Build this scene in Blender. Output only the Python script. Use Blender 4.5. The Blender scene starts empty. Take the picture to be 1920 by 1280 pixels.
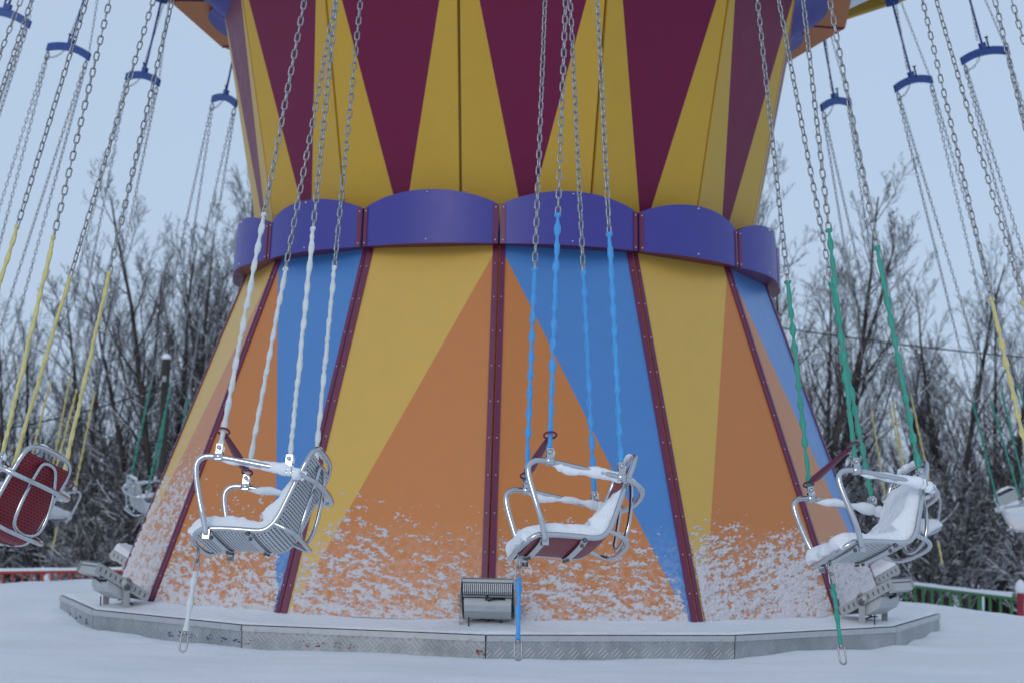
import bpy, math, random
import numpy as np
from mathutils import Matrix, Vector
PI = math.pi
S = 1.4                                   # calibration unit -> metres
sc = bpy.context.scene
C = sc.collection

# ------------------------------------------------------------------ camera
CAM_D, CAM_H = 8.84016 * S, 0.64294 * S
PITCH, ROLL, YAW = 0.1095746, 0.0197509, 0.0046114
cam_data = bpy.data.cameras.new('camera')
cam_data.sensor_width = 36.0
cam_data.lens = 36.0 * 2770.85 / 1920
cam_data.clip_start = 0.1
cam_data.clip_end = 2000
cam_data.dof.use_dof = True
cam_data.dof.focus_distance = 6.6
cam_data.dof.aperture_fstop = 3.3
cam = bpy.data.objects.new('camera', cam_data)
C.objects.link(cam)
cy_, sy_ = math.cos(YAW), math.sin(YAW)
cp_, sp_ = math.cos(PITCH), math.sin(PITCH)
cr_, sr_ = math.cos(ROLL), math.sin(ROLL)
fwd = Vector((sy_ * cp_, cy_ * cp_, sp_))
r0_ = Vector((cy_, -sy_, 0))
u0_ = Vector((-sy_ * sp_, -cy_ * sp_, cp_))
right = cr_ * r0_ + sr_ * u0_
up = -sr_ * r0_ + cr_ * u0_
M = Matrix((right, up, -fwd)).transposed().to_4x4()
M.translation = Vector((0, -CAM_D, CAM_H))
cam.matrix_world = M
sc.camera = cam
FPX = 2770.85

def proj(p):
    d = Vector(p) - M.translation
    z = d.dot(fwd)
    return (960 + FPX * d.dot(right) / z, 640 - FPX * d.dot(up) / z, z)

def at(px, py, dist):
    """world point seen at pixel (px,py) of the 1920 frame at horizontal depth dist"""
    d = right * ((px - 960) / FPX) + up * (-(py - 640) / FPX) + fwd
    return M.translation + d * (dist / d.y)

# ------------------------------------------------------------------ world, sun
SUN_EL, SUN_AZ = math.radians(24), math.radians(200)
w = bpy.data.worlds.new('World')
sc.world = w
w.use_nodes = True
nt = w.node_tree
bg = nt.nodes['Background']
sky = nt.nodes.new('ShaderNodeTexSky')
sky.sky_type = 'NISHITA'
sky.sun_disc = False
sky.sun_elevation = SUN_EL
sky.sun_rotation = SUN_AZ
sky.air_density = 1.0
sky.dust_density = 3.0
sky.ozone_density = 2.0
mx = nt.nodes.new('ShaderNodeMix')
mx.data_type = 'RGBA'
mx.inputs[0].default_value = 0.86                     # thick even cloud over the clear-sky colour
nt.links.new(sky.outputs[0], mx.inputs[6])
mx.inputs[7].default_value = (5.35, 6.7, 8.7, 1)
nt.links.new(mx.outputs[2], bg.inputs[0])
bg.inputs[1].default_value = 0.10
sl = bpy.data.lights.new('sun', 'SUN')
sl.energy = 0.6
sl.angle = math.radians(22)
sl.color = (1.0, 0.95, 0.9)
so = bpy.data.objects.new('sun', sl)
C.objects.link(so)
# direction towards the sun: rotation measured like the sky texture (from +Y, clockwise seen from above)
sd = Vector((math.sin(SUN_AZ) * math.cos(SUN_EL), math.cos(SUN_AZ) * math.cos(SUN_EL), math.sin(SUN_EL)))
so.rotation_euler = sd.to_track_quat('Z', 'Y').to_euler()
so.location = (-6, -18, 12)
sc.view_settings.view_transform = 'Standard'
sc.view_settings.look = 'None'
sc.view_settings.gamma = 1.0
sc.view_settings.exposure = -0.05
sc.cycles.use_denoising = True
sc.cycles.max_bounces = 6

# ------------------------------------------------------------------ helpers
class MB:
    """collects simple shapes and links them as ONE mesh object"""
    def __init__(s):
        s.v, s.f, s.m, s.uv, s.n = [], [], [], [], 0
        s.smooth = []
    def add(s, v, f, mat=0, uv=None, smooth=True):
        v = np.asarray(v, float)
        s.v.append(v)
        s.f += [tuple(i + s.n for i in q) for q in f]
        s.m += [mat] * len(f)
        s.smooth += [smooth] * len(f)
        s.uv.append(np.zeros((len(v), 2)) if uv is None else np.asarray(uv, float))
        s.n += len(v)
        return s
    def box(s, c, half, R=None, mat=0):
        c = np.asarray(c, float)
        k = np.array([[x, y, z] for x in (-1, 1) for y in (-1, 1) for z in (-1, 1)], float) * np.asarray(half, float)
        if R is not None:
            k = k @ np.array(R, float).T
        f = [(0, 1, 3, 2), (4, 6, 7, 5), (0, 4, 5, 1), (2, 3, 7, 6), (0, 2, 6, 4), (1, 5, 7, 3)]
        return s.add(k + c, f, mat, smooth=False)
    def tube(s, path, r, n=8, closed=False, mat=0, flat=1.0, cap=True):
        P = np.asarray(path, float)
        m = len(P)
        rr = np.full(m, r) if np.isscalar(r) else np.asarray(r, float)
        if closed:
            T = np.roll(P, -1, 0) - np.roll(P, 1, 0)
        else:
            T = np.gradient(P, axis=0)
        T /= np.linalg.norm(T, axis=1)[:, None] + 1e-12
        a = np.array([0, 0, 1.0]) if abs(T[0][2]) < .9 else np.array([0, 1.0, 0])
        N = np.cross(T[0], a); N /= np.linalg.norm(N)
        Ns = [N]
        for i in range(1, m):
            N = N - T[i] * (N @ T[i])
            N /= np.linalg.norm(N) + 1e-12
            Ns.append(N)
        Ns = np.array(Ns)
        B = np.cross(T, Ns)
        ang = np.linspace(0, 2 * PI, n, endpoint=False)
        V = P[:, None, :] + rr[:, None, None] * (np.cos(ang)[None, :, None] * Ns[:, None, :] + flat * np.sin(ang)[None, :, None] * B[:, None, :])
        f = []
        for i in range(m if closed else m - 1):
            j = (i + 1) % m
            for k in range(n):
                l = (k + 1) % n
                f.append((i * n + k, i * n + l, j * n + l, j * n + k))
        V = V.reshape(-1, 3)
        if not closed and cap:
            f.append(tuple(range(n - 1, -1, -1)))
            f.append(tuple((m - 1) * n + k for k in range(n)))
        return s.add(V, f, mat)
    def cyl(s, a, b, r, n=10, mat=0):
        return s.tube([a, b], r, n, mat=mat)
    def mesh(s, name, mats):
        me = bpy.data.meshes.new(name)
        V = np.concatenate(s.v)
        me.from_pydata(V.tolist(), [], s.f)
        for x in (mats if isinstance(mats, (list, tuple)) else [mats]):
            me.materials.append(x)
        me.polygons.foreach_set('material_index', s.m)
        me.polygons.foreach_set('use_smooth', s.smooth)
        U = np.concatenate(s.uv)
        if U.any():
            uvl = me.uv_layers.new(name='UVMap')
            li = np.empty(len(me.loops), np.int32)
            me.loops.foreach_get('vertex_index', li)
            uvl.data.foreach_set('uv', U[li].ravel())
        me.update()
        return me
    def build(s, name, mats, parent=None):
        return obj(name, s.mesh(name, mats), parent)

def obj(name, me, parent=None):
    o = bpy.data.objects.new(name, me)
    C.objects.link(o)
    if parent is not None:
        o.parent = parent
    return o

def tag(o, label=None, cat=None, group=None, kind=None):
    if label: o['label'] = label
    if cat: o['category'] = cat
    if group: o['group'] = group
    if kind: o['kind'] = kind
    return o

def empty(name, loc=(0, 0, 0), rz=0.0):
    o = bpy.data.objects.new(name, None)
    C.objects.link(o)
    o.location = loc
    o.rotation_euler = (0, 0, rz)
    o.empty_display_size = 0.3
    return o

def copy_tree(o, parent=None):
    c = o.copy()
    C.objects.link(c)
    c.parent = parent
    for ch in list(o.children):
        copy_tree(ch, c)
    return c

def grid_faces(nu, nv):
    i, j = np.meshgrid(np.arange(nu - 1), np.arange(nv - 1), indexing='ij')
    a = (i * nv + j).ravel()
    return np.stack([a, a + nv, a + nv + 1, a + 1], 1)

def vnoise(x, y, seed=0):
    """smooth value noise in -1..1"""
    def h(i, j):
        n = np.sin(i * 127.1 + j * 311.7 + seed * 74.7) * 43758.5453
        return 2 * (n - np.floor(n)) - 1
    xi, yi = np.floor(x), np.floor(y)
    fx, fy = x - xi, y - yi
    fx = fx * fx * (3 - 2 * fx); fy = fy * fy * (3 - 2 * fy)
    return (h(xi, yi) * (1 - fx) + h(xi + 1, yi) * fx) * (1 - fy) + (h(xi, yi + 1) * (1 - fx) + h(xi + 1, yi + 1) * fx) * fy

def fbm(x, y, seed=0, o=4):
    r, a, t = 0, 1.0, 0
    for k in range(o):
        r = r + a * vnoise(x * 2 ** k + 13.7 * k, y * 2 ** k - 7.3 * k, seed + k)
        t += a; a *= .55
    return r / t * 1.6

def spline(pts, n=6, closed=False):
    """Catmull-Rom through the points"""
    P = np.asarray(pts, float)
    m = len(P)
    out = []
    for i in range(m if closed else m - 1):
        if closed:
            a, b, c, d = P[(i - 1) % m], P[i], P[(i + 1) % m], P[(i + 2) % m]
        else:
            b, c = P[i], P[i + 1]
            a = P[i - 1] if i > 0 else 2 * b - c
            d = P[i + 2] if i + 2 < m else 2 * c - b
        for t in np.linspace(0, 1, n, endpoint=False):
            out.append(.5 * (2 * b + (c - a) * t + (2 * a - 5 * b + 4 * c - d) * t * t + (3 * b - a - 3 * c + d) * t ** 3))
    if not closed:
        out.append(P[-1])
    return np.array(out)

# ------------------------------------------------------------------ materials
def mat(name, col, rough=.5, metal=0.0, spec=.5, var=0.0, vscale=6.0, bump=0.0, bscale=60.0, coat=0.0, stretch=(1, 1, 1)):
    m = bpy.data.materials.new(name)
    m.use_nodes = True
    n = m.node_tree.nodes; L = m.node_tree.links
    b = n['Principled BSDF']
    b.inputs['Base Color'].default_value = (*col, 1)
    b.inputs['Roughness'].default_value = rough
    b.inputs['Metallic'].default_value = metal
    b.inputs['Specular IOR Level'].default_value = spec
    b.inputs['Coat Weight'].default_value = coat
    b.inputs['Coat Roughness'].default_value = .25
    tc = n.new('ShaderNodeTexCoord')
    mp = n.new('ShaderNodeMapping'); mp.inputs['Scale'].default_value = stretch
    L.new(tc.outputs['Object'], mp.inputs['Vector'])
    if var:
        nz = n.new('ShaderNodeTexNoise'); nz.inputs['Scale'].default_value = vscale
        nz.inputs['Detail'].default_value = 6; nz.inputs['Roughness'].default_value = .65
        L.new(mp.outputs[0], nz.inputs['Vector'])
        mr = n.new('ShaderNodeMapRange')
        mr.inputs[1].default_value = .25; mr.inputs[2].default_value = .75
        mr.inputs[3].default_value = 1 - var; mr.inputs[4].default_value = 1 + var
        L.new(nz.outputs[0], mr.inputs[0])
        hs = n.new('ShaderNodeVectorMath'); hs.operation = 'SCALE'
        hs.inputs[0].default_value = col
        L.new(mr.outputs[0], hs.inputs['Scale'])
        L.new(hs.outputs[0], b.inputs['Base Color'])
        mr2 = n.new('ShaderNodeMapRange')
        mr2.inputs[3].default_value = max(rough - .12, .03); mr2.inputs[4].default_value = min(rough + .12, 1)
        L.new(nz.outputs[0], mr2.inputs[0]); L.new(mr2.outputs[0], b.inputs['Roughness'])
    if bump:
        nb = n.new('ShaderNodeTexNoise'); nb.inputs['Scale'].default_value = bscale
        nb.inputs['Detail'].default_value = 4
        L.new(mp.outputs[0], nb.inputs['Vector'])
        bp = n.new('ShaderNodeBump'); bp.inputs['Strength'].default_value = bump; bp.inputs['Distance'].default_value = .01
        L.new(nb.outputs[0], bp.inputs['Height']); L.new(bp.outputs[0], b.inputs['Normal'])
    return m

def frost(m, seed):
    """thin frost dusting that sticks to the foot of the skirt"""
    n = m.node_tree.nodes; L = m.node_tree.links; b = n['Principled BSDF']
    src = b.inputs['Base Color'].links[0].from_socket
    tc = n.new('ShaderNodeTexCoord'); sp = n.new('ShaderNodeSeparateXYZ'); L.new(tc.outputs['Object'], sp.inputs[0])
    mr = n.new('ShaderNodeMapRange'); mr.inputs[1].default_value = .15; mr.inputs[2].default_value = .80; mr.inputs[3].default_value = .60; mr.inputs[4].default_value = 0
    L.new(sp.outputs[2], mr.inputs[0])
    nz = n.new('ShaderNodeTexNoise'); nz.inputs['Scale'].default_value = 26; nz.inputs['Detail'].default_value = 8; nz.inputs['Roughness'].default_value = .7
    L.new(tc.outputs['Object'], nz.inputs['Vector'])
    m2 = n.new('ShaderNodeMapRange'); m2.inputs[1].default_value = .42; m2.inputs[2].default_value = .72
    L.new(nz.outputs[0], m2.inputs[0])
    mu = n.new('ShaderNodeMath'); mu.operation = 'MULTIPLY'; L.new(mr.outputs[0], mu.inputs[0]); L.new(m2.outputs[0], mu.inputs[1])
    mi = n.new('ShaderNodeMix'); mi.data_type = 'RGBA'; mi.inputs[7].default_value = (.75, .77, .8, 1)
    L.new(mu.outputs[0], mi.inputs[0]); L.new(src, mi.inputs[6]); L.new(mi.outputs[2], b.inputs['Base Color'])
M_orange = mat('orange_panel_paint', (.54, .190, .048), .44, spec=.4, var=.035, vscale=9, coat=0.12, bump=.04, bscale=220)
M_yellow = mat('yellow_panel_paint', (.62, .385, .075), .44, spec=.4, var=.03, vscale=7, coat=0.12, bump=.04, bscale=220)
M_blue = mat('blue_panel_paint', (.065, .215, .52), .40, var=.035, vscale=8, coat=0.15, bump=.04, bscale=220)
for i_, m_ in enumerate((M_orange, M_yellow, M_blue)): frost(m_, i_)
M_maroon = mat('maroon_strip_paint', (.135, .013, .060), .42, var=.10, vscale=10)
M_plum = mat('plum_panel_paint', (.15, .009, .048), .48, spec=.18, var=.03, vscale=6, coat=0.06, bump=.04, bscale=220)
M_ochre = mat('ochre_panel_paint', (.52, .315, .036), .46, spec=.25, var=.03, vscale=6, coat=0.1, bump=.04, bscale=220)
M_purple = mat('purple_scallop_paint', (.055, .050, .28), .40, spec=.4, var=.035, vscale=8, bump=.03, bscale=220)
M_gap = mat('dark_gap', (.012, .010, .012), .8)
M_core = mat('inner_wall', (.10, .10, .10), .8, var=.2)
M_screw = mat('screw_steel', (.62, .63, .66), .35, metal=.9)
M_alu = mat('aluminium', (.50, .51, .52), .38, metal=.55, var=.08, vscale=20)
M_galv = mat('galvanised_link', (.34, .35, .36), .34, metal=.85, var=.25, vscale=60)
M_chrome = mat('polished_tube', (.55, .56, .58), .12, metal=1.0, var=.06, vscale=40)
M_strap = mat('steel_strap', (.55, .56, .57), .35, metal=.7)
M_hang = mat('blue_hanger_paint', (.018, .065, .26), .45, var=.12, vscale=20)
M_bind = mat('maroon_plastic', (.14, .006, .045), .4)
M_black = mat('black_rubber', (.012, .012, .013), .55)
M_grey = mat('grey_lamp_housing', (.38, .40, .40), .5, metal=.2, var=.10, vscale=12)
M_driver = mat('pale_driver_case', (.46, .49, .50), .5, metal=.2, var=.06, vscale=12)
M_lampfin = mat('pale_fins', (.55, .57, .58), .5, metal=.2)
M_fin = mat('lamp_fins', (.13, .14, .15), .5, metal=.4)
M_glass = mat('lamp_glass', (.05, .055, .06), .08)
M_lightblue = mat('pale_canopy_paint', (.55, .60, .70), .45)
M_wood = mat('weathered_pole', (.035, .030, .028), .85, var=.3, vscale=6, bump=.4, bscale=40, stretch=(4, 4, .4))
M_wire = mat('black_cable', (.012, .012, .013), .6)
M_red = mat('red_fence_paint', (.42, .035, .02), .5, var=.12, vscale=9)
M_green = mat('green_fence_paint', (.04, .18, .04), .5, var=.12, vscale=9)
M_wine = mat('wine_fence_paint', (.14, .008, .045), .5, var=.12, vscale=9)
M_post = mat('crimson_post_paint', (.30, .012, .03), .5, var=.12, vscale=9)
M_smear_b = mat('blue_smear', (.05, .075, .22), .7)
M_smear_r = mat('red_smear', (.25, .03, .03), .7)

def snow_mat(name, bump=.25, s1=18.0, s2=90.0, col=(.83, .86, .90)):
    m = bpy.data.materials.new(name); m.use_nodes = True
    n = m.node_tree.nodes; L = m.node_tree.links
    b = n['Principled BSDF']
    b.inputs['Base Color'].default_value = (*col, 1)
    b.inputs['Roughness'].default_value = .72
    b.inputs['Specular IOR Level'].default_value = .25
    tc = n.new('ShaderNodeTexCoord')
    a = n.new('ShaderNodeTexNoise'); a.inputs['Scale'].default_value = s1; a.inputs['Detail'].default_value = 5
    c = n.new('ShaderNodeTexNoise'); c.inputs['Scale'].default_value = s2; c.inputs['Detail'].default_value = 3
    L.new(tc.outputs['Object'], a.inputs['Vector']); L.new(tc.outputs['Object'], c.inputs['Vector'])
    ad = n.new('ShaderNodeMath'); ad.operation = 'MULTIPLY_ADD'; ad.inputs[1].default_value = .35
    L.new(c.outputs[0], ad.inputs[0]); L.new(a.outputs[0], ad.inputs[2])
    bp = n.new('ShaderNodeBump'); bp.inputs['Strength'].default_value = bump; bp.inputs['Distance'].default_value = .02
    L.new(ad.outputs[0], bp.inputs['Height']); L.new(bp.outputs[0], b.inputs['Normal'])
    return m

M_snow = snow_mat('fresh_snow', .6, 22.0, 130.0)
M_crust = snow_mat('rime_snow', .7, 40.0, 160.0, (.72, .68, .70))
M_ground = snow_mat('ground_snow', .45, 5.0, 34.0)

def cover_mat(name, col):
    m = mat(name, col, .48, var=.14, vscale=22, bump=.25, bscale=70)
    m.node_tree.nodes['Principled BSDF'].inputs['Subsurface Weight'].default_value = 0
    return m

COV = {'white': cover_mat('white_sleeve', (.62, .66, .66)),
       'blue': cover_mat('blue_sleeve', (.055, .31, .68)),
       'green': cover_mat('green_sleeve', (.032, .29, .215)),
       'yellow': cover_mat('yellow_sleeve', (.60, .53, .21))}

def wicker(name, col, hole):
    m = bpy.data.materials.new(name); m.use_nodes = True
    n = m.node_tree.nodes; L = m.node_tree.links
    b = n['Principled BSDF']; b.inputs['Roughness'].default_value = .45
    uv = n.new('ShaderNodeUVMap')
    br = n.new('ShaderNodeTexBrick')
    br.inputs['Color1'].default_value = (*hole, 1); br.inputs['Color2'].default_value = (*hole, 1)
    br.inputs['Mortar'].default_value = (*col, 1)
    br.inputs['Scale'].default_value = 1.0
    br.inputs['Brick Width'].default_value = .0240; br.inputs['Row Height'].default_value = .0140
    br.inputs['Mortar Size'].default_value = .0042; br.inputs['Mortar Smooth'].default_value = .25
    L.new(uv.outputs[0], br.inputs['Vector'])
    L.new(br.outputs['Color'], b.inputs['Base Color'])
    bp = n.new('ShaderNodeBump'); bp.inputs['Strength'].default_value = .8; bp.inputs['Distance'].default_value = .004
    L.new(br.outputs['Fac'], bp.inputs['Height']); L.new(bp.outputs[0], b.inputs['Normal'])
    return m

M_wick_white = wicker('white_wicker', (.62, .64, .65), (.07, .075, .08))
M_wick_red = wicker('red_wicker', (.29, .008, .024), (.035, .002, .004))

def plate_mat():
    """raised five-bar pattern of aluminium tread plate, dirt and scuffs"""
    m = bpy.data.materials.new('tread_plate'); m.use_nodes = True
    n = m.node_tree.nodes; L = m.node_tree.links
    b = n['Principled BSDF']; b.inputs['Metallic'].default_value = .75; b.inputs['Roughness'].default_value = .42
    uv = n.new('ShaderNodeUVMap')
    def vm(op, a=None, bval=None):
        q = n.new('ShaderNodeVectorMath'); q.operation = op
        if a is not None: L.new(a, q.inputs[0])
        if bval is not None: q.inputs[1].default_value = bval
        return q
    def ma(op, a=None, bval=None, c=None):
        q = n.new('ShaderNodeMath'); q.operation = op
        for i, x in enumerate((a, bval, c)):
            if x is None: continue
            if isinstance(x, (int, float)): q.inputs[i].default_value = x
            else: L.new(x, q.inputs[i])
        return q.outputs[0]
    rot = n.new('ShaderNodeVectorRotate'); rot.rotation_type = 'Z_AXIS'; rot.inputs['Angle'].default_value = PI / 4
    L.new(uv.outputs[0], rot.inputs['Vector'])
    sc_ = vm('SCALE', rot.outputs[0]); sc_.inputs['Scale'].default_value = 1 / .064
    sep = n.new('ShaderNodeSeparateXYZ'); L.new(sc_.outputs[0], sep.inputs[0])
    x, y = sep.outputs[0], sep.outputs[1]
    par = ma('MODULO', ma('ABSOLUTE', ma('ADD', ma('FLOOR', x), ma('FLOOR', y))), 2.0)
    fx, fy = ma('FRACT', x), ma('FRACT', y)
    sel = ma('ADD', ma('MULTIPLY', fx, par), ma('MULTIPLY', fy, ma('SUBTRACT', 1.0, par)))
    oth = ma('ADD', ma('MULTIPLY', fy, par), ma('MULTIPLY', fx, ma('SUBTRACT', 1.0, par)))
    st = ma('SINE', ma('MULTIPLY', sel, 2 * PI * 3))
    edge = ma('LESS_THAN', ma('ABSOLUTE', ma('SUBTRACT', oth, .5)), .40)
    h = ma('MULTIPLY', ma('MAXIMUM', st, 0.0), edge)
    bp = n.new('ShaderNodeBump'); bp.inputs['Strength'].default_value = 1.0; bp.inputs['Distance'].default_value = .0035
    L.new(h, bp.inputs['Height']); L.new(bp.outputs[0], b.inputs['Normal'])
    tc = n.new('ShaderNodeTexCoord')
    nz = n.new('ShaderNodeTexNoise'); nz.inputs['Scale'].default_value = 5; nz.inputs['Detail'].default_value = 8
    L.new(tc.outputs['Object'], nz.inputs['Vector'])
    cr = n.new('ShaderNodeValToRGB')
    cr.color_ramp.elements[0].position = .3; cr.color_ramp.elements[0].color = (.30, .31, .31, 1)
    cr.color_ramp.elements[1].position = .7; cr.color_ramp.elements[1].color = (.46, .475, .485, 1)
    L.new(nz.outputs[0], cr.inputs[0])
    wm = n.new('ShaderNodeMix'); wm.data_type = 'RGBA'; wm.inputs[7].default_value = (.74, .75, .76, 1)   # raised bars tinted lighter: wear, plus their highlight painted into the colour
    L.new(ma('MULTIPLY', h, .2), wm.inputs[0]); L.new(cr.outputs[0], wm.inputs[6]); L.new(wm.outputs[2], b.inputs['Base Color'])
    mr = n.new('ShaderNodeMapRange'); mr.inputs[3].default_value = .32; mr.inputs[4].default_value = .6
    L.new(nz.outputs[0], mr.inputs[0]); L.new(mr.outputs[0], b.inputs['Roughness'])
    return m
M_plate = plate_mat()

def bark_mat(name, dark, light, snow_lo, snow_hi):
    """bark with snow lying on whatever faces up"""
    m = bpy.data.materials.new(name); m.use_nodes = True
    n = m.node_tree.nodes; L = m.node_tree.links
    b = n['Principled BSDF']; b.inputs['Roughness'].default_value = .85; b.inputs['Specular IOR Level'].default_value = .2
    tc = n.new('ShaderNodeTexCoord')
    nz = n.new('ShaderNodeTexNoise'); nz.inputs['Scale'].default_value = 3.0; nz.inputs['Detail'].default_value = 5
    L.new(tc.outputs['Object'], nz.inputs['Vector'])
    cr = n.new('ShaderNodeValToRGB')
    cr.color_ramp.elements[0].position = .35; cr.color_ramp.elements[0].color = (*dark, 1)
    cr.color_ramp.elements[1].position = .65; cr.color_ramp.elements[1].color = (*light, 1)
    L.new(nz.outputs[0], cr.inputs[0])
    ge = n.new('ShaderNodeNewGeometry')
    sp = n.new('ShaderNodeSeparateXYZ'); L.new(ge.outputs['Normal'], sp.inputs[0])
    n2 = n.new('ShaderNodeTexNoise'); n2.inputs['Scale'].default_value = 1.6; n2.inputs['Detail'].default_value = 4
    L.new(tc.outputs['Object'], n2.inputs['Vector'])
    ad = n.new('ShaderNodeMath'); ad.operation = 'MULTIPLY_ADD'; ad.inputs[1].default_value = 1.1
    L.new(n2.outputs[0], ad.inputs[0]); L.new(sp.outputs[2], ad.inputs[2])
    mr = n.new('ShaderNodeMapRange'); mr.inputs[1].default_value = snow_lo; mr.inputs[2].default_value = snow_hi
    L.new(ad.outputs[0], mr.inputs[0])
    mi = n.new('ShaderNodeMix'); mi.data_type = 'RGBA'
    L.new(mr.outputs[0], mi.inputs[0]); L.new(cr.outputs[0], mi.inputs[6]); mi.inputs[7].default_value = (.80, .83, .88, 1)
    L.new(mi.outputs[2], b.inputs['Base Color'])
    return m
M_bark = bark_mat('snowy_bark', (.030, .027, .028), (.080, .068, .062), 1.20, 1.45)  # bark tones lightened, faint distance haze painted into the colour
M_twig = bark_mat('snowy_twig', (.038, .033, .036), (.080, .068, .064), 1.14, 1.42)
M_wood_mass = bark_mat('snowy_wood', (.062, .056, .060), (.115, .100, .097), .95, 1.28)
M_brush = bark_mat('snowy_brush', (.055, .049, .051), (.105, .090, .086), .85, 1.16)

# ------------------------------------------------------------------ ground
def ground_z(x, y):
    rho = np.hypot(x, np.where(y > 0, y * .95, y))
    edge = 4.9 + .9 * np.clip(y / 6.0, 0, 1) - .8 * np.clip(x / 4.0, 0, 1)
    front = np.clip((y + 3.2) / 3.5, 0, 1)                 # the slope only falls away beside and behind the ride
    t = np.clip((rho - edge) / 6.5, 0, 1)
    fall = t * t * (3 - 2 * t)
    z = -1.25 * fall * front
    z = z - np.clip(rho - 45, 0, 1e9) * .004
    near = np.exp(-(rho / 14) ** 2)
    z = z + .024 * fbm(x * .55, y * .8, 3) * near + .013 * fbm(x * 1.9, y * 3.6, 8, 4) * near
    # loose snow banked a little against the riser of the platform
    d = np.abs(rho - 3.56)
    z = z + .010 * np.exp(-(d / .10) ** 2) * (1 + .8 * fbm(x * 3.1, y * 3.1, 21, 3))
    return z

def axis(n, a, b, lin):
    t = np.linspace(-1, 1, n)
    return np.sign(t) * (np.abs(t) * lin + np.maximum(np.abs(t) - .55, 0) ** 3 * b)
gx = axis(420, 0, 4200, 15.0)
gy = axis(420, 0, 4200, 15.0) - 1.0
GX, GY = np.meshgrid(gx, gy, indexing='ij')
V = np.stack([GX.ravel(), GY.ravel(), ground_z(GX, GY).ravel()], 1)
g = MB(); g.add(V, grid_faces(420, 420).tolist())
tag(g.build('ground', M_ground), kind='structure')

# ------------------------------------------------------------------ the carousel
N = 14
STEP = 2 * PI / N
PH0, PH1 = math.radians(-1.298), math.radians(-1.456)
def pol(r, a, z): return np.array([r * math.sin(a), -r * math.cos(a), z])

ride = tag(empty('swing_carousel', (0, 0, 0)),
           'tall swing carousel tower of orange, yellow, blue and plum panels on a metal platform', 'carousel')
RP, ZP = 2.4957 * S, .0911 * S
RB, ZB, RT, ZT = 2.2 * S, .12329 * S, 1.5569 * S, 1.91363 * S
SLOPE = (RB - RT) / (ZB - ZT)
def skirt_r(z): return RT + (z - ZT) * SLOPE

# platform: risers, trims, deck
for k in range(N):
    a0, a1 = PH0 + k * STEP, PH0 + (k + 1) * STEP
    A, B = pol(RP, a0, 0), pol(RP, a1, 0)
    wv = B - A; ln = np.linalg.norm(wv); wv /= ln
    nv = np.array([wv[1], -wv[0], 0.0])
    e = .004
    A2, B2 = A + wv * e, B - wv * e
    mb = MB()
    zt = ZP - .034
    q = [A2 + [0, 0, -.12], B2 + [0, 0, -.12], B2 + [0, 0, zt], A2 + [0, 0, zt]]
    inn = [p - nv * .02 for p in q]
    mb.add(q + inn, [(0, 1, 2, 3), (5, 4, 7, 6), (0, 3, 7, 4), (1, 5, 6, 2), (3, 2, 6, 7)], 0,
           uv=[(0, 0), (ln, 0), (ln, zt + .12), (0, zt + .12)] * 2, smooth=False)
    rp = mb.build('platform_riser', M_plate, ride)
    tm = MB()
    R = np.stack([wv, nv, [0, 0, 1]], 1)
    tm.box((A2 + B2) / 2 + [0, 0, ZP - .018] + nv * .002, (ln / 2 - e, .006, .017), R)
    for t in np.linspace(.06, .94, 5):
        p = A + (B - A) * t + [0, 0, ZP - .026]
        tm.cyl(p + nv * .007, p + nv * .011, .006, 8)
    tm.build('edge_trim', M_alu, rp)
    # scuffs of old paint on the risers that the photo shows
    sm = {12: (0, [(.55, .03), (.62, .035), (.69, .02), (.80, .025), (.90, .03), (.97, .03)]),
          11: (0, [(.35, .05), (.55, .04), (.66, .045), (.85, .05)]),
          13: (1, [(.33, .025), (.40, .02), (.47, .02), (.27, .02), (.985, .03), (.02, .02)]),
          10: (0, [(.5, .05), (.8, .05)])}.get(k)
    if sm:
        rnd = random.Random(k)
        mbs = MB()
        for t, r in sm[1]:
            for q_ in range(6):
                tt = t + rnd.uniform(-.022, .022)
                c0 = A + (B - A) * tt + nv * (.0016 + .0004 * q_) + [0, 0, rnd.uniform(.012, .05)]
                m_ = 9
                rr = [r * rnd.uniform(.12, .42) for _ in range(m_)]
                pts = [c0 + wv * rr[i] * math.cos(i * 2 * PI / m_) + np.array([0, 0, 1]) * rr[i] * .55 * math.sin(i * 2 * PI / m_) for i in range(m_)]
                mbs.add(pts, [tuple(range(m_))], smooth=False)
        mbs.build('paint_scuff', M_smear_r if sm[0] else M_smear_b, rp)
mb = MB()
ring = [pol(RP - .006, PH0 + k * STEP, ZP - .004) for k in range(N)]
mb.add(ring, [tuple(range(N))], smooth=False)
mb.build('platform_deck', M_alu, ride)

# snow lying on the platform
nr, na = 26, 420
aa = np.linspace(0, 2 * PI, na, endpoint=False) + PH0
def poly_r(r, a, ph):
    t = np.mod(a - ph, STEP) - STEP / 2
    return r * math.cos(STEP / 2) / np.cos(t)
rin = poly_r(skirt_r(.17) - .06, aa, PH1); rout = poly_r(RP - .022, aa, PH0)
T = np.linspace(0, 1, nr)[:, None]
RR = rin[None, :] * (1 - T) + rout[None, :] * T
XX, YY = RR * np.sin(aa)[None, :], -RR * np.cos(aa)[None, :]
hh = .046 * (1 - T) ** 1.3 + .012 + .012 * fbm(XX * 2.4, YY * 2.4, 5) * (1 - T * .5)
hh = hh * np.clip((1 - T) * 14, 0.05, 1) + .002
V = np.stack([XX, YY, ZP + np.maximum(hh, .003)], -1).reshape(-1, 3)
f = []
for i in range(nr - 1):
    for j in range(na):
        f.append((i * na + j, (i + 1) * na + j, (i + 1) * na + (j + 1) % na, i * na + (j + 1) % na))
mb = MB(); mb.add(V, f)
tag(mb.build('platform_snow', M_snow), kind='structure')

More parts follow.
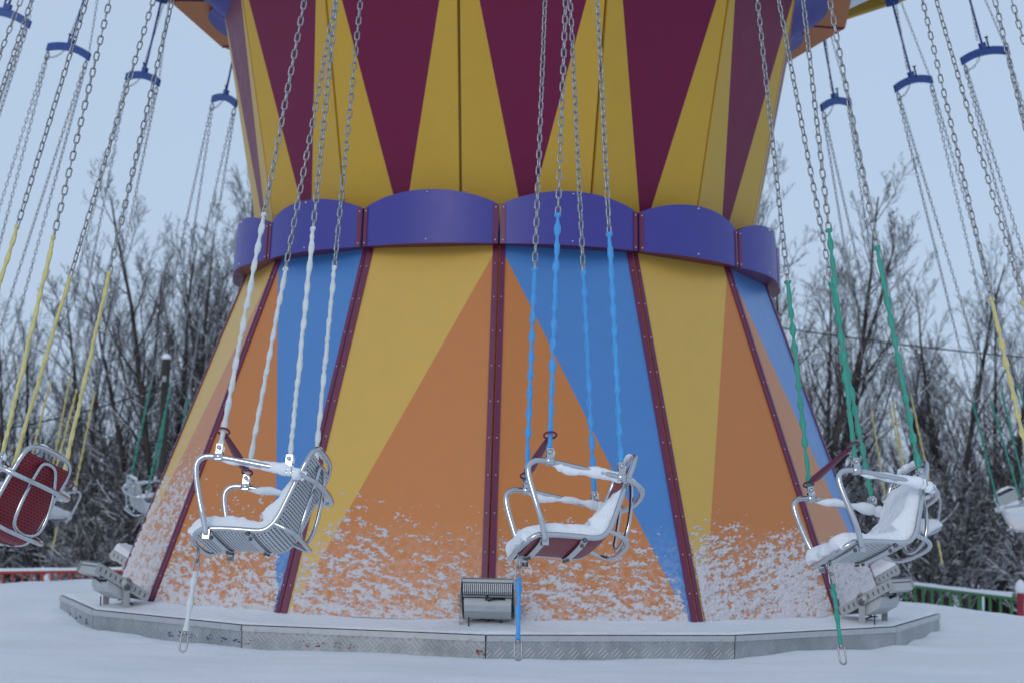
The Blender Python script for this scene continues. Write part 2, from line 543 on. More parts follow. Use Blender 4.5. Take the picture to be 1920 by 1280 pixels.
# lower skirt: fourteen split-coloured panels, edge strips, driven snow
ZLOW = .03
def skirt_pt(k, u, z, off=0.0):
    a0, a1 = PH1 + k * STEP, PH1 + (k + 1) * STEP
    r = skirt_r(z)
    A, B = pol(r, a0, z), pol(r, a1, z)
    p = A + (B - A) * u
    if off:
        am = (a0 + a1) / 2
        nvec = np.array([math.sin(am), -math.cos(am), -SLOPE * math.cos(STEP / 2)]); nvec /= np.linalg.norm(nvec)
        p = p + nvec * off
    return p
snow_cfg = {0: (.29, .02), -1: (.30, .02), -2: (.30, .14), -3: (.40, .28), 1: (.27, .04), 2: (.20, .50), 3: (.3, .4), -4: (.5, .4)}
for k in range(N):
    kk = k if k <= 7 else k - N
    ev = kk % 2 == 0
    mb = MB()
    zl, zh = ZLOW, ZT + .02
    a, b, c, d = skirt_pt(k, .004, zl), skirt_pt(k, .996, zl), skirt_pt(k, .996, zh), skirt_pt(k, .004, zh)
    ai, bi, ci, di = [skirt_pt(k, u, z, -.015) for u, z in ((.004, zl), (.996, zl), (.996, zh), (.004, zh))]
    if ev:   # orange lower left, blue upper right
        mb.add([a, b, d], [(0, 1, 2)], 0, smooth=False); mb.add([b, c, d], [(0, 1, 2)], 1, smooth=False)
    else:    # yellow upper left, orange lower right
        mb.add([a, c, d], [(0, 1, 2)], 1, smooth=False); mb.add([a, b, c], [(0, 1, 2)], 0, smooth=False)
    mb.add([a, b, c, d, ai, bi, ci, di], [(0, 3, 7, 4), (1, 5, 6, 2), (5, 4, 7, 6)], 0, smooth=False)
    pan = mb.build('skirt_panel', [M_orange, M_blue if ev else M_yellow], ride)
    for side in (0, 1):
        st = MB()
        zs = np.linspace(zl, zh, 2)
        def su(z, wd): return wd / np.linalg.norm(skirt_pt(k, 1, z) - skirt_pt(k, 0, z))
        pts = []
        for z in (zl, zh):
            for wd in (.006, .043):
                for off in (.001, .010):
                    u = su(z, wd); u = u if side == 0 else 1 - u
                    pts.append(skirt_pt(k, u, z, off))
        # index: z*4 + wd*2 + off
        F = [(1, 3, 7, 5), (0, 1, 5, 4), (2, 6, 7, 3), (4, 5, 7, 6), (0, 2, 3, 1)]
        if side: F = [q[::-1] for q in F]
        st.add(pts, F, 0, smooth=False)
        for z in np.arange(.35, ZT - .05, .245):
            u = su(z, .024); u = u if side == 0 else 1 - u
            p, p2 = skirt_pt(k, u, z, .010), skirt_pt(k, u, z, .0135)
            st.cyl(p, p2, .0048, 8, 1)
        st.build('edge_strip', [M_maroon, M_screw], pan)
    # driven snow stuck on the panel, real lumps
    cfg = snow_cfg.get(kk)
    if cfg:
        top, dense = cfg
        nu, nv_ = (320, 250) if kk in (0, -1, 1) else (230, 190)
        zmax = ZB + (ZT - ZB) * (top + .18)
        u = np.linspace(.045, .955, nu); z = np.linspace(ZB - .05, zmax, nv_)
        U, Z = np.meshgrid(u, z, indexing='ij')
        width = 1.37 - .35 * (Z - ZB) / (ZT - ZB)
        X = U * width; v = (Z - ZB) / (ZT - ZB)
        warp = .05 * fbm(X * 5, v * 12, 40 + k, 2)
        ang = .18 if kk <= 0 else -.12
        n1 = fbm(X * 19 + warp * 8, (Z + ang * X) * 46, 50 + k, 4)
        n2 = fbm(X * 58, Z * 112, 70 + k, 3)
        big = fbm(X * 2.2, Z * 2.0, 90 + k, 2)
        vt = v / top
        if kk >= 1: cov = dense + .42 - 1.15 * vt ** 1.8 + .28 * big
        else: cov = dense + .22 - .92 * vt ** .72 + .16 * big
        cov = cov - np.clip(vt - .8, 0, 9) * 1.4
        if ev and kk in (0, -2):      # the gloss blue sheds the snow
            diag = U + (Z - ZB) / (ZT - ZB) - 1.0
            cov = cov - np.clip(diag * 14, 0, .5)
        h = .80 * n1 + .52 * n2 + cov
        h = np.clip(h, -.4, 1.0)
        th = .0125 * np.sqrt(np.clip(h, 0, 1)) + .005 * np.clip(n2, 0, 1) * (h > 0) - .004 * (h <= 0)
        a0, a1 = PH1 + k * STEP, PH1 + (k + 1) * STEP
        r = skirt_r(Z)
        PX = r * (math.sin(a0) + (math.sin(a1) - math.sin(a0)) * U); PY = -r * (math.cos(a0) + (math.cos(a1) - math.cos(a0)) * U)
        am = (a0 + a1) / 2
        nvec = np.array([math.sin(am), -math.cos(am), -SLOPE * math.cos(STEP / 2)]); nvec /= np.linalg.norm(nvec)
        P = np.stack([PX, PY, Z], -1) + nvec * th[..., None]
        P[..., 2] -= .3 * th                                   # lumps sag
        F = grid_faces(nu, nv_)
        keep = (h.ravel()[F] > -.05).any(1)
        F = F[keep]
        used = np.unique(F); remap = np.full(nu * nv_, -1); remap[used] = np.arange(len(used))
        mb = MB(); mb.add(P.reshape(-1, 3)[used], remap[F].tolist())
        tag(mb.build('snow_crust', M_crust, pan), kind='stuff')

# dark inner body behind the panel gaps
mb = MB()
zz = [ZLOW, ZT + .03, ZT + .05, ZT + .06]
rings = [[pol(skirt_r(ZLOW) - .05, PH1 + k * STEP, ZLOW) for k in range(N)],
         [pol(skirt_r(ZT + .15) - .04, PH1 + k * STEP, ZT + .15) for k in range(N)]]
mb.add(rings[0] + rings[1], [(k, (k + 1) % N, N + (k + 1) % N, N + k) for k in range(N)], smooth=False)
mb.build('inner_body', M_gap, ride)

# purple scallop band
BR, BZ0, BZ1 = 1.6157 * S, 1.92316 * S, 2.1223 * S
for k in range(N):
    a0, a1 = PH1 + k * STEP, PH1 + (k + 1) * STEP
    m_ = 22
    mb = MB()
    lo, hi, ilo = [], [], []
    for i in range(m_ + 1):
        t = i / m_
        tt = .006 + t * .988
        a = a0 + (a1 - a0) * tt
        chord = BR * math.cos(STEP / 2) / math.cos((t - .5) * STEP)
        bul = .09 * (1 - (2 * t - 1) ** 2)
        r = chord + bul
        ztop = BZ1 + .105 * (1 - (2 * t - 1) ** 2) ** .9
        lo.append(pol(r, a, BZ0)); hi.append(pol(r - .012, a, ztop)); ilo.append(pol(poly_r(RT - .005, a, PH1), a, BZ0 + .004))
    n_ = m_ + 1
    mb.add(lo + hi, [(i, i + 1, n_ + i + 1, n_ + i) for i in range(m_)], 0)
    mb.add([p + [0, 0, .0] for p in lo] + ilo, [(n_ + i, n_ + i + 1, i + 1, i) for i in range(m_)], 1, smooth=False)
    back = [p * np.array([.985, .985, 1]) for p in hi]
    lob = [p * np.array([.985, .985, 1]) for p in lo]
    mb.add(hi + back, [(i, i + 1, n_ + i + 1, n_ + i) for i in range(m_)], 1, smooth=False)
    mb.add(lob + back, [(n_ + i, n_ + i + 1, i + 1, i) for i in range(m_)], 1)
    sc_o = mb.build('scallop_board', [M_purple, M_maroon], ride)
    # maroon end battens with screws
    for side in (0, 1):
        t0, t1 = (.004, .036) if side == 0 else (.964, .996)
        bt = MB()
        def bp(t, z, off):
            a = a0 + (a1 - a0) * (.006 + t * .988)
            return pol(BR * math.cos(STEP / 2) / math.cos((t - .5) * STEP) + .09 * (1 - (2 * t - 1) ** 2) + off - .012 * (z - BZ0) / (BZ1 - BZ0), a, z)
        pts = [bp(t, z, o) for z in (BZ0, BZ1 + (.0)) for t in (t0, t1) for o in (.001, .007)]
        bt.add(pts, [(1, 3, 7, 5), (0, 1, 5, 4), (2, 6, 7, 3), (4, 5, 7, 6), (0, 2, 3, 1)], 0, smooth=False)
        for z in (BZ0 + .025, BZ1 - .02):
            bt.cyl(bp((t0 + t1) / 2, z, .007), bp((t0 + t1) / 2, z, .011), .006, 8, 1)
        bt.build('end_batten', [M_maroon, M_screw], sc_o)
    scr = MB()
    a = (a0 + a1) / 2
    for z in (BZ0 + .03, BZ1 + .085):
        rr = BR * math.cos(STEP / 2) + .09 - .012
        scr.cyl(pol(rr - .01, a, z), pol(rr + .016, a, z), .006, 8)
    scr.build('screw', M_screw, sc_o)

# upper cone: ochre panels with plum wedges
PH2 = math.radians(16.4533)
KS = .185757
def cone_r(z): return 1.48057 * S + (z - 2.1 * S) * KS
ZC0, ZC1 = ZT + .07, 3.60 * S
ZTOPREF, ZBOTREF = 3.166 * S, 2.209 * S
def cone_pt(k, u, z, off=0.0):
    a0, a1 = PH2 + k * STEP, PH2 + (k + 1) * STEP
    r = cone_r(z)
    A, B = pol(r, a0, z), pol(r, a1, z)
    p = A + (B - A) * u
    if off:
        am = (a0 + a1) / 2
        p = p + np.array([math.sin(am), -math.cos(am), -KS]) * off
    return p
def wedge(z):
    t = (z - ZBOTREF) / (ZTOPREF - ZBOTREF)
    return min(.445 + (.155 - .445) * t, .5)
zapex = ZBOTREF + (ZTOPREF - ZBOTREF) * (.5 - .445) / (.155 - .445)
for k in range(N):
    mb = MB()
    e0, e1 = .011, .989
    wz = max(wedge(ZC1), .012)
    za = max(zapex, ZC0 + .01)
    a, d = cone_pt(k, e0, ZC0), cone_pt(k, e0, ZC1)
    b, c = cone_pt(k, e1, ZC0), cone_pt(k, e1, ZC1)
    ap = cone_pt(k, .5, za); mid0 = cone_pt(k, .5, ZC0)
    w0, w1 = cone_pt(k, wz, ZC1), cone_pt(k, 1 - wz, ZC1)
    mb.add([a, mid0, ap, w0, d], [(0, 1, 2, 3, 4)], 0, smooth=False)
    mb.add([mid0, b, c, w1, ap], [(0, 1, 2, 3, 4)], 0, smooth=False)
    mb.add([ap, w1, w0], [(0, 1, 2)], 1, smooth=False)
    q = [cone_pt(k, u, z, -.045) for u, z in ((e0, ZC0), (e1, ZC0), (e1, ZC1), (e0, ZC1))]
    mb.add([a, b, c, d] + q, [(0, 3, 7, 4), (1, 5, 6, 2), (0, 4, 5, 1)], 0, smooth=False)
    for u in (.035, .965):
        for z in np.arange(ZC0 + .35, ZC1, .55):
            mb.cyl(cone_pt(k, u, z, .0), cone_pt(k, u, z, .003), .005, 8, 2)
    mb.build('tower_panel', [M_ochre, M_plum, M_screw], ride)
mb = MB()
r_a = [pol(cone_r(ZC0) - .05, PH2 + k * STEP, ZC0 - .1) for k in range(N)]
r_b = [pol(cone_r(ZC1) - .05, PH2 + k * STEP, ZC1) for k in range(N)]
mb.add(r_a + r_b, [(k, (k + 1) % N, N + (k + 1) % N, N + k) for k in range(N)], smooth=False)
mb.build('tower_core', M_core, ride)

# ceiling above the tower: orange soffit, scallops, canopy with yellow rim
RD, ZD = 2.092 * S, 3.6427 * S
for k in range(N):
    a0, a1 = PH2 + k * STEP + .0025, PH2 + (k + 1) * STEP - .0025
    mb = MB()
    ri = cone_r(ZC1) - .08
    q = [pol(ri, a0, ZD + .02), pol(ri, a1, ZD + .02), pol(RD, a1, ZD), pol(RD, a0, ZD)]
    mb.add(q + [p + [0, 0, .03] for p in q], [(0, 1, 2, 3), (7, 6, 5, 4), (3, 2, 6, 7), (0, 3, 7, 4), (1, 5, 6, 2)], 0, smooth=False)
    so_ = mb.build('soffit_panel', M_orange, ride)
    st = MB()
    A, B = pol(ri, PH2 + k * STEP, ZD + .012), pol(RD - .01, PH2 + k * STEP, ZD - .007)
    dv = (B - A) / np.linalg.norm(B - A); sv = np.cross(dv, [0, 0, 1]); sv /= np.linalg.norm(sv)
    st.box((A + B) / 2, (np.linalg.norm(B - A) / 2, .010, .004), np.stack([dv, sv, np.cross(dv, sv)], 1))
    st.build('soffit_batten', M_maroon, so_)
    # scallop hanging under the soffit, arc outwards
    mb = MB()
    m_ = 16
    inn, out_ = [], []
    for i in range(m_ + 1):
        t = i / m_
        a = a0 + (a1 - a0) * (.02 + .96 * t)
        rr = poly_r(cone_r(ZC1), a, PH2)
        inn.append(pol(rr - .02, a, ZD - .15)); out_.append(pol(rr + .08 + .19 * (1 - (2 * t - 1) ** 2) ** .75, a, ZD - .045))
    n_ = m_ + 1
    F = [(i, i + 1, n_ + i + 1, n_ + i) for i in range(m_)]
    mb.add(inn + out_, F, 0, smooth=False)
    mb.add([p + [0, 0, .02] for p in inn + out_], [q[::-1] for q in F], 0, smooth=False)
    mb.add(out_ + [p + [0, 0, .02] for p in out_], F, 1, smooth=False)
    mb.build('top_scallop', [M_purple, M_maroon], ride)
RIM_R, RIM_Z = 4.56, 6.10
mb = MB()
ri = [pol(RD - .25, PH2 + k * STEP, RIM_Z + .25) for k in range(2 * N)]
m28 = 28
inn = [pol(RD - .3, PH2 + k * 2 * PI / m28, ZD + .10) for k in range(m28)]
mid = [pol(RIM_R - .04, PH2 + k * 2 * PI / m28, RIM_Z + .13) for k in range(m28)]
mb.add(inn + mid, [(k, (k + 1) % m28, m28 + (k + 1) % m28, m28 + k) for k in range(m28)], 0, smooth=False)
top = [pol(.3, PH2 + k * 2 * PI / m28, RIM_Z + 1.1) for k in range(m28)]
rim = [pol(RIM_R + .02, PH2 + k * 2 * PI / m28, RIM_Z + .16) for k in range(m28)]
mb.add(rim + top, [(k, (k + 1) % m28, m28 + (k + 1) % m28, m28 + k) for k in range(m28)], 0, smooth=False)
can = mb.build('canopy', M_lightblue, ride)
for k in range(m28):
    a0, a1 = PH2 + k * 2 * PI / m28, PH2 + (k + 1) * 2 * PI / m28
    A, B = pol(RIM_R, a0, RIM_Z + .055), pol(RIM_R, a1, RIM_Z + .055)
    dv = (B - A) / np.linalg.norm(B - A); sv = np.array([dv[1], -dv[0], 0])
    mb = MB(); mb.box((A + B) / 2, (np.linalg.norm(B - A) / 2 - .003, .035, .065), np.stack([dv, sv, [0, 0, 1]], 1))
    mb.build('rim_board', M_ochre, can)

# ------------------------------------------------------------------ one swing
def link_pts(L, W, n=5):
    """stadium outline of a chain link in the x-z plane"""
    r = W / 2; h = L / 2 - r
    p = [(r * math.cos(t), h + r * math.sin(t)) for t in np.linspace(0, PI, n)]
    q = [(r * math.cos(t), -h + r * math.sin(t)) for t in np.linspace(PI, 2 * PI, n)]
    return p + q
def add_chain(mb, A, B, pitch=.047, wire=.0042, width=.022, seed=0, sag=0.0, ns=5, lift=0):
    A, B = np.asarray(A, float), np.asarray(B, float)
    L = np.linalg.norm(B - A); n = max(int(round(L / pitch)), 1); pitch = L / n
    rnd = random.Random(seed); tw = rnd.uniform(0, PI); dt = rnd.uniform(-.03, .03)
    out = link_pts(pitch + wire * 1.6, width)
    for i in range(n):
        t = (i + .5) / n
        c = A + (B - A) * t; d = (B - A) / L
        if sag:
            c = c + np.array([0, 0, -sag * 4 * t * (1 - t)]); d = d + np.array([0, 0, -sag * 4 * (1 - 2 * t) / L]); d /= np.linalg.norm(d)
        a = np.array([1.0, 0, 0]) if abs(d[0]) < .8 else np.array([0, 1.0, 0])
        x = np.cross(a, d); x /= np.linalg.norm(x); y = np.cross(d, x)
        ang = tw + dt * i + (PI / 2 if i % 2 else 0) + rnd.uniform(-.16, .16)
        e = x * math.cos(ang) + y * math.sin(ang)
        mb.tube([c + e * p[0] + d * p[1] for p in out], wire, ns, closed=True)

def add_sleeve(mb, A, B, pitch=.047, seed=0, base=.0118, amp=.0068):
    """heat-shrunk sleeve: flattened lumps over the links inside"""
    A, B = np.asarray(A, float), np.asarray(B, float)
    L = np.linalg.norm(B - A); d = (B - A) / L
    x = np.cross([1.0, 0.01, 0], d); x /= np.linalg.norm(x); y = np.cross(d, x)
    n = int(L / .0052); rnd = random.Random(seed); ph = rnd.uniform(0, 6); tw = rnd.uniform(0, PI)
    V = []; nsid = 8
    s1 = [rnd.uniform(-1, 1) for _ in range(n // 9 + 4)]
    for i in range(n + 1):
        s = L * i / n
        j = s / L * (len(s1) - 2); w_ = s1[int(j)] * (1 - j % 1) + s1[int(j) + 1] * (j % 1)
        c1 = math.sin(PI * s / pitch + ph + .7 * w_); c1 = math.copysign(abs(c1) ** .55, c1); tight = .62 + .5 * w_
        wa = base + amp * tight * c1; wb = base * .80 + amp * .25 * tight * math.cos(2 * PI * s / pitch)
        if i < 3: wa = base + amp * .9; wb = base
        off = x * .0012 * math.sin(s * 23 + ph) + y * .0016 * w_
        tt = tw + .9 * w_
        ex, ey = x * math.cos(tt) + y * math.sin(tt), -x * math.sin(tt) + y * math.cos(tt)
        for k in range(nsid):
            a = 2 * PI * k / nsid
            V.append(A + d * s + off + ex * wa * math.cos(a) + ey * wb * math.sin(a))
    F = []
    for i in range(n):
        for k in range(nsid):
            l = (k + 1) % nsid
            F.append((i * nsid + k, i * nsid + l, (i + 1) * nsid + l, (i + 1) * nsid + k))
    F.append(tuple(range(nsid))); F.append(tuple(n * nsid + k for k in range(nsid)))
    mb.add(V, F)

YA = .214
ZBAR = .375
BOLT = {'f': (.193, -4.022), 'b': (-.117, -4.062)}
strands = []
sid = 0
CH_M, CV_M = {}, {}
for fb in 'fb':
    for sy in (1, -1):
        sid += 1
        bx, bz = BOLT[fb]
        A = np.array([.012 if fb == 'f' else -.012, sy * .245, ZBAR - .16])
        B = np.array([bx, sy * YA, bz + .02])
        d = (B - A) / np.linalg.norm(B - A)
        Lc = 1.06 + {1: .03, 2: -.03, 3: .0, 4: .02}[sid]
        S0 = B - d * Lc
        mb = MB(); add_chain(mb, A, S0, seed=sid); CH_M[(fb, sy)] = mb.mesh('chain', M_galv)
        mb = MB(); add_sleeve(mb, S0 - d * .012, B, seed=10 + sid); CV_M[(fb, sy)] = mb.mesh('chain_sleeve', COV['white'])

# hanger bar, rod, hooks
def bar_pts():
    out = []
    for t in np.linspace(-1, 1, 15):
        out.append((t * .27, .05 * (1 - t * t)))
    return out
mb = MB()
V = []
for y, z in bar_pts():
    for dx, dz in ((-.014, -.038), (.014, -.038), (.014, .038), (-.014, .038)):
        V.append((dx, y, ZBAR + z - .04 + dz))
F = []
for i in range(14):
    for k in range(4):
        F.append((i * 4 + k, i * 4 + (k + 1) % 4, i * 4 + 4 + (k + 1) % 4, i * 4 + 4 + k))
F += [(3, 2, 1, 0), (56, 57, 58, 59)]
mb.add(V, F, smooth=False)
H_BAR = mb.mesh('hanger_bar', M_hang)
mb = MB()
mb.tube([(0, 0, ZBAR + .05), (0, 0, 1.20)], .011, 8)
mb.box((0, 0, ZBAR + .065), (.02, .03, .028)); mb.box((0, 0, 1.21), (.045, .045, .05))
H_ROD = mb.mesh('hanger_rod', M_hang)
mb = MB()
mb.tube([(.016, .05, ZBAR + .03), (.016, .055, ZBAR + .13)], .008, 8); mb.cyl((.016, .055, ZBAR + .13), (.016, .055, ZBAR + .142), .018, 8)
H_HOOK = mb.mesh('hook_bolt', M_black)
H_SHK, H_SAFE = {}, {}
for sy in (1, -1):
    mb = MB()
    mb.tube([(0, sy * .245, ZBAR - .05 + .02), (0, sy * .245, ZBAR - .10)], .008, 6)
    mb.tube(spline([(-.015, sy * .245, ZBAR - .09), (-.02, sy * .245, ZBAR - .13), (0, sy * .245, ZBAR - .165), (.02, sy * .245, ZBAR - .13), (.015, sy * .245, ZBAR - .09)], 4), .007, 6)
    mb.cyl((-.03, sy * .245, ZBAR - .15), (.03, sy * .245, ZBAR - .15), .007, 6)
    H_SHK[sy] = mb.mesh('shackle', M_galv)
    mb = MB(); kw = dict(pitch=.040, wire=.003, width=.018)
    add_chain(mb, (0, sy * .24, ZBAR - .13), (.02, sy * .05, ZBAR + .0), seed=31, sag=.04, **kw)
    H_SAFE[(sy, 'loop')] = mb.mesh('safety_chain', M_galv)
    mb = MB(); add_chain(mb, (.02, sy * .055, ZBAR + .12), (.02, -sy * .02, 1.15), seed=32, sag=.0, **kw)
    H_SAFE[(sy, 'up')] = mb.mesh('safety_chain', M_galv)
    mb = MB(); add_chain(mb, (.015, -sy * .24, ZBAR - .03), (.02, -sy * .10, 1.18), seed=33, **kw)
    H_SAFE[(sy, 'straight')] = mb.mesh('safety_chain', M_galv)

# chair profile: (x forward, z) along the frame side, front lip to back top
PROF = [(.278, -4.410), (.260, -4.389), (.23, -4.375), (.16, -4.371), (.08, -4.372), (-.015, -4.374), (-.058, -4.352), (-.085, -4.31), (-.108, -4.25), (-.142, -4.155), (-.178, -4.065), (-.208, -3.992)]
YF = .166
PROF = [(x, z + .012) for x, z in PROF]
def frame_loop():
    P = []
    side = spline([(x, YF, z) for x, z in PROF[2:-1]], 4)
    fr = [(.262, YF - .012, -4.378), (.288, YF - .055, -4.398), (.294, 0, -4.403), (.288, -YF + .055, -4.398), (.262, -YF + .012, -4.378)]
    tp = [(-.196, YF - .012, -4.006), (-.208, YF - .055, -3.978), (-.211, 0, -3.971), (-.208, -YF + .055, -3.978), (-.196, -YF + .012, -4.006)]
    other = [(x, -y, z) for x, y, z in side[::-1]]
    return [tuple(p) for p in side] + tp + other + fr[::-1]
mb = MB(); mb.tube(spline(frame_loop(), 3, closed=True), .0115, 10, closed=True)
C_FRAME = mb.mesh('seat_frame', M_chrome)
def arm_path():
    a = [(.208, YF + .020, -4.392), (.222, YF + .034, -4.335), (.236, YA - .004, -4.290), (.254, YA, -4.235), (.282, YA, -4.135), (.283, YA, -4.088), (.262, YA, -4.064), (.225, YA, -4.058), (.16, YA, -4.065), (.02, YA, -4.088), (-.10, YA, -4.107), (-.160, YA - .006, -4.122), (-.205, YA - .034, -4.137), (-.232, YA - .085, -4.145), (-.246, 0, -4.149)]
    b = [(x, -y, z) for x, y, z in a[::-1]][1:]
    return spline(a + b, 5)
mb = MB(); mb.tube(arm_path(), .0125, 10); 
for sy in (1, -1): mb.box((.208, sy * (YF + .020), -4.390), (.014, .004, .020))
C_ARM = mb.mesh('arm_rail', M_chrome)
# rear guard hoop and lower bumper
g_ = [(-.208, .0, -4.03), (-.206, .045, -4.042), (-.203, .068, -4.09), (-.196, .088, -4.17), (-.180, .098, -4.27), (-.163, .078, -4.335), (-.158, .0, -4.360)]
gl = g_ + [(x, -y, z) for x, y, z in g_[::-1]][1:-1]
mb = MB(); mb.tube(spline(gl, 4, closed=True), .0092, 8, closed=True); C_GUARD = mb.mesh('back_guard', M_chrome)
bpth = [(-.068, YF, -4.328), (-.095, YF, -4.338), (-.140, YF - .01, -4.358), (-.166, YF - .06, -4.371), (-.172, 0, -4.374)]
mb = MB(); mb.tube(spline(bpth + [(x, -y, z) for x, y, z in bpth[::-1]][1:], 5), .0102, 8); C_BUMP = mb.mesh('rear_bumper', M_chrome)
# wicker shell
def shell_pt(s_prof, y, off=0.0):
    """s_prof in 0..1 along the profile, y across; off along the inward normal (towards the sitter)"""
    P = SHELL[s_prof] if isinstance(s_prof, int) else None
    return P
prof = spline([(x, 0, z) for x, z in PROF], 6)[:, [0, 2]]
seg = np.r_[0, np.cumsum(np.linalg.norm(np.diff(prof, axis=0), axis=1))]
def prof_at(s):
    return np.stack([np.interp(s, seg, prof[:, 0]), np.interp(s, seg, prof[:, 1])], -1)
def prof_n(s):
    a, b = prof_at(np.maximum(s - .01, 0)), prof_at(np.minimum(s + .01, seg[-1]))
    t = b - a; t /= np.linalg.norm(t, axis=-1)[..., None]
    return np.stack([t[..., 1], -t[..., 0]], -1)          # towards the sitter (up on the seat)
def shell_surface(sv, yv, off):
    Sg, Yg = np.meshgrid(sv, yv, indexing='ij')
    p, nn = prof_at(Sg), prof_n(Sg)
    sagd = -.006 - .008 * (1 - (Yg / YF) ** 4) * np.clip(np.minimum(Sg / .05, (seg[-1] - Sg) / .08), .25, 1)
    o = sagd + off
    return np.stack([p[..., 0] + nn[..., 0] * o, Yg, p[..., 1] + nn[..., 1] * o], -1), Sg, Yg
sv = np.linspace(.012, seg[-1] - .035, 46); yv = np.linspace(-YF + .009, YF - .009, 21)
def make_shell(m):
    mb = MB()
    a, Sg, Yg = shell_surface(sv, yv, 0.0)
    b, _, _ = shell_surface(sv, yv, .008)
    uv = np.stack([Yg, Sg], -1).reshape(-1, 2) + .5
    f1 = grid_faces(46, 21)
    mb.add(a.reshape(-1, 3), f1[:, ::-1].tolist(), uv=uv); mb.add(b.reshape(-1, 3), f1.tolist(), uv=uv)
    return mb.mesh('seat_shell', m)
SHELL_M = {'white': make_shell(M_wick_white), 'red': make_shell(M_wick_red)}
# flat straps under the shell
C_STRAP = []
for x0 in (.205, .035):
    mb = MB(); pts = []
    for y in np.linspace(-YF, YF, 13):
        z = -4.362 - .010 - .012 * (1 - (y / YF) ** 4)
        for dx in (-.014, .014): 
            for dz in (0, -.004): pts.append((x0 + dx, y, z + dz))
    F = []
    for i in range(12):
        a = i * 4
        F += [(a, a + 4, a + 6, a + 2), (a + 1, a + 3, a + 7, a + 5), (a, a + 1, a + 5, a + 4), (a + 2, a + 6, a + 7, a + 3)]
    mb.add(pts, F, 0, smooth=False)
    for sy in (1, -1):
        mb.cyl((x0, sy * (YF - .004), -4.378), (x0, sy * (YF + .014), -4.378), .008, 8, 1)
        mb.cyl((x0, sy * (YF - .045), -4.380), (x0, sy * (YF - .045), -4.394), .008, 8, 1)
    C_STRAP.append(mb.mesh('cross_strap', [M_strap, M_fin]))
# chain clamps
C_CLAMP = {}
arm_p = arm_path()
for fb in 'fb':
    for sy in (1, -1):
        bx, bz = BOLT[fb]
        side = arm_p[(arm_p[:, 1] * sy > YA - .01) & (arm_p[:, 2] > -4.13)]
        tz = np.interp(bx, side[np.argsort(side[:, 0])][:, 0], side[np.argsort(side[:, 0])][:, 2])
        mb = MB()
        for dy in (-.010, .010):
            mb.box((bx, sy * YA + dy, (bz + tz) / 2 + .002), (.0145, .0025, abs(bz - tz) / 2 + .016))
        mb.tube([(bx - .019, sy * YA, tz + .0025), (bx + .019, sy * YA, tz)], .0172, 10)
        mb.cyl((bx, sy * YA - .021, bz), (bx, sy * YA + .021, bz), .009, 8)
        mb.tube([(bx, sy * YA, bz - .004), (bx, sy * YA, bz + .028)], .0085, 8)
        C_CLAMP[(fb, sy)] = mb.mesh('chain_clamp', M_chrome)
# maroon safety strap with eyes round the two front chains
mb = MB()
A, B = np.array([.19, YA, -3.945]), np.array([.196, -YA, -3.99])
mb.tube([A + (B - A) * t for t in (.06, .15, .5, .85, .94)], [.008, .014, .021, .024, .016], 8, flat=.5)
for P, rr in ((A, .027), (B, .024)):
    mb.tube([P + np.array([rr * math.cos(t), rr * math.sin(t), .006 * math.sin(t)]) for t in np.linspace(0, 2 * PI, 14, endpoint=False)], .0045, 6, closed=True)
C_BIND = mb.mesh('safety_strap', M_bind)
# crotch strap
mb = MB(); add_sleeve(mb, (.284, .03, -4.515), (.288, .03, -4.775), seed=77, base=.0115, amp=.0050); C_LEG = mb.mesh('leg_strap', COV['white'])
mb = MB(); C_RING = []
for zc, L, W in ((-4.445, .062, .028), (-4.49, .055, .024)):
    rotd = zc > -4.46
    mb.tube([(.285 + (0 if rotd else p[0]), .03 + (p[0] if rotd else 0), zc + p[1]) for p in link_pts(L, W, 6)], .0038, 6, closed=True)
C_RING = mb.mesh('ring_link', M_galv); mb = MB()
mb.tube([(.288 + p[0], .03, -4.812 + p[1]) for p in link_pts(.085, .030, 8)], .0042, 6, closed=True)
mb.cyl((.288, .03, -4.77), (.288, .03, -4.785), .010, 8)
C_HOOK = mb.mesh('carabiner', M_galv)
# snow on the seat and on the rails
def seat_snow(seed, s_hi, thick, rough_):
    ns_, ny = 84, 44
    s_ = np.linspace(.004, s_hi, ns_); yw = YF - .013; y_ = np.linspace(-yw, yw, ny)
    bot, Sg, Yg = shell_surface(s_, y_, .009)
    e = np.minimum(np.minimum(Sg / .03, (s_hi - Sg) / .09), (yw - np.abs(Yg)) / .03)
    e = np.clip(e + .16 * fbm(Sg * 22, Yg * 22, seed, 3), 0, 1) ** .55
    hill = thick * (1 + .35 * fbm(Sg * 7, Yg * 7, seed + 3, 3)) + rough_ * 1.0 * fbm(Sg * 42, Yg * 42, seed + 5, 4) + .020
    up_ = np.clip((Sg - .40) / .25, 0, 1)
    hill = hill * (1 - .45 * up_)
    cornr = .040 * np.exp(-((Sg - .40) / .07) ** 2)
    p, nn = prof_at(Sg), prof_n(Sg)
    o = (hill + cornr) * e
    topv = bot + np.stack([nn[..., 0] * o, 0 * o, nn[..., 1] * o], -1)
    mb = MB(); f1 = grid_faces(ns_, ny)
    mb.add(topv.reshape(-1, 3), f1.tolist()); mb.add(bot.reshape(-1, 3), f1[:, ::-1].tolist())
    # side walls
    bd = [(0, j) for j in range(ny)] + [(i, ny - 1) for i in range(ns_)] + [(ns_ - 1, j) for j in range(ny - 1, -1, -1)] + [(i, 0) for i in range(ns_ - 1, -1, -1)]
    W = np.array([topv[i] for i in bd] + [bot[i] for i in bd]); n_ = len(bd)
    mb.add(W, [(i, (i + 1) % n_, n_ + (i + 1) % n_, n_ + i) for i in range(n_)])
    return mb.mesh('seat_snow', M_snow)
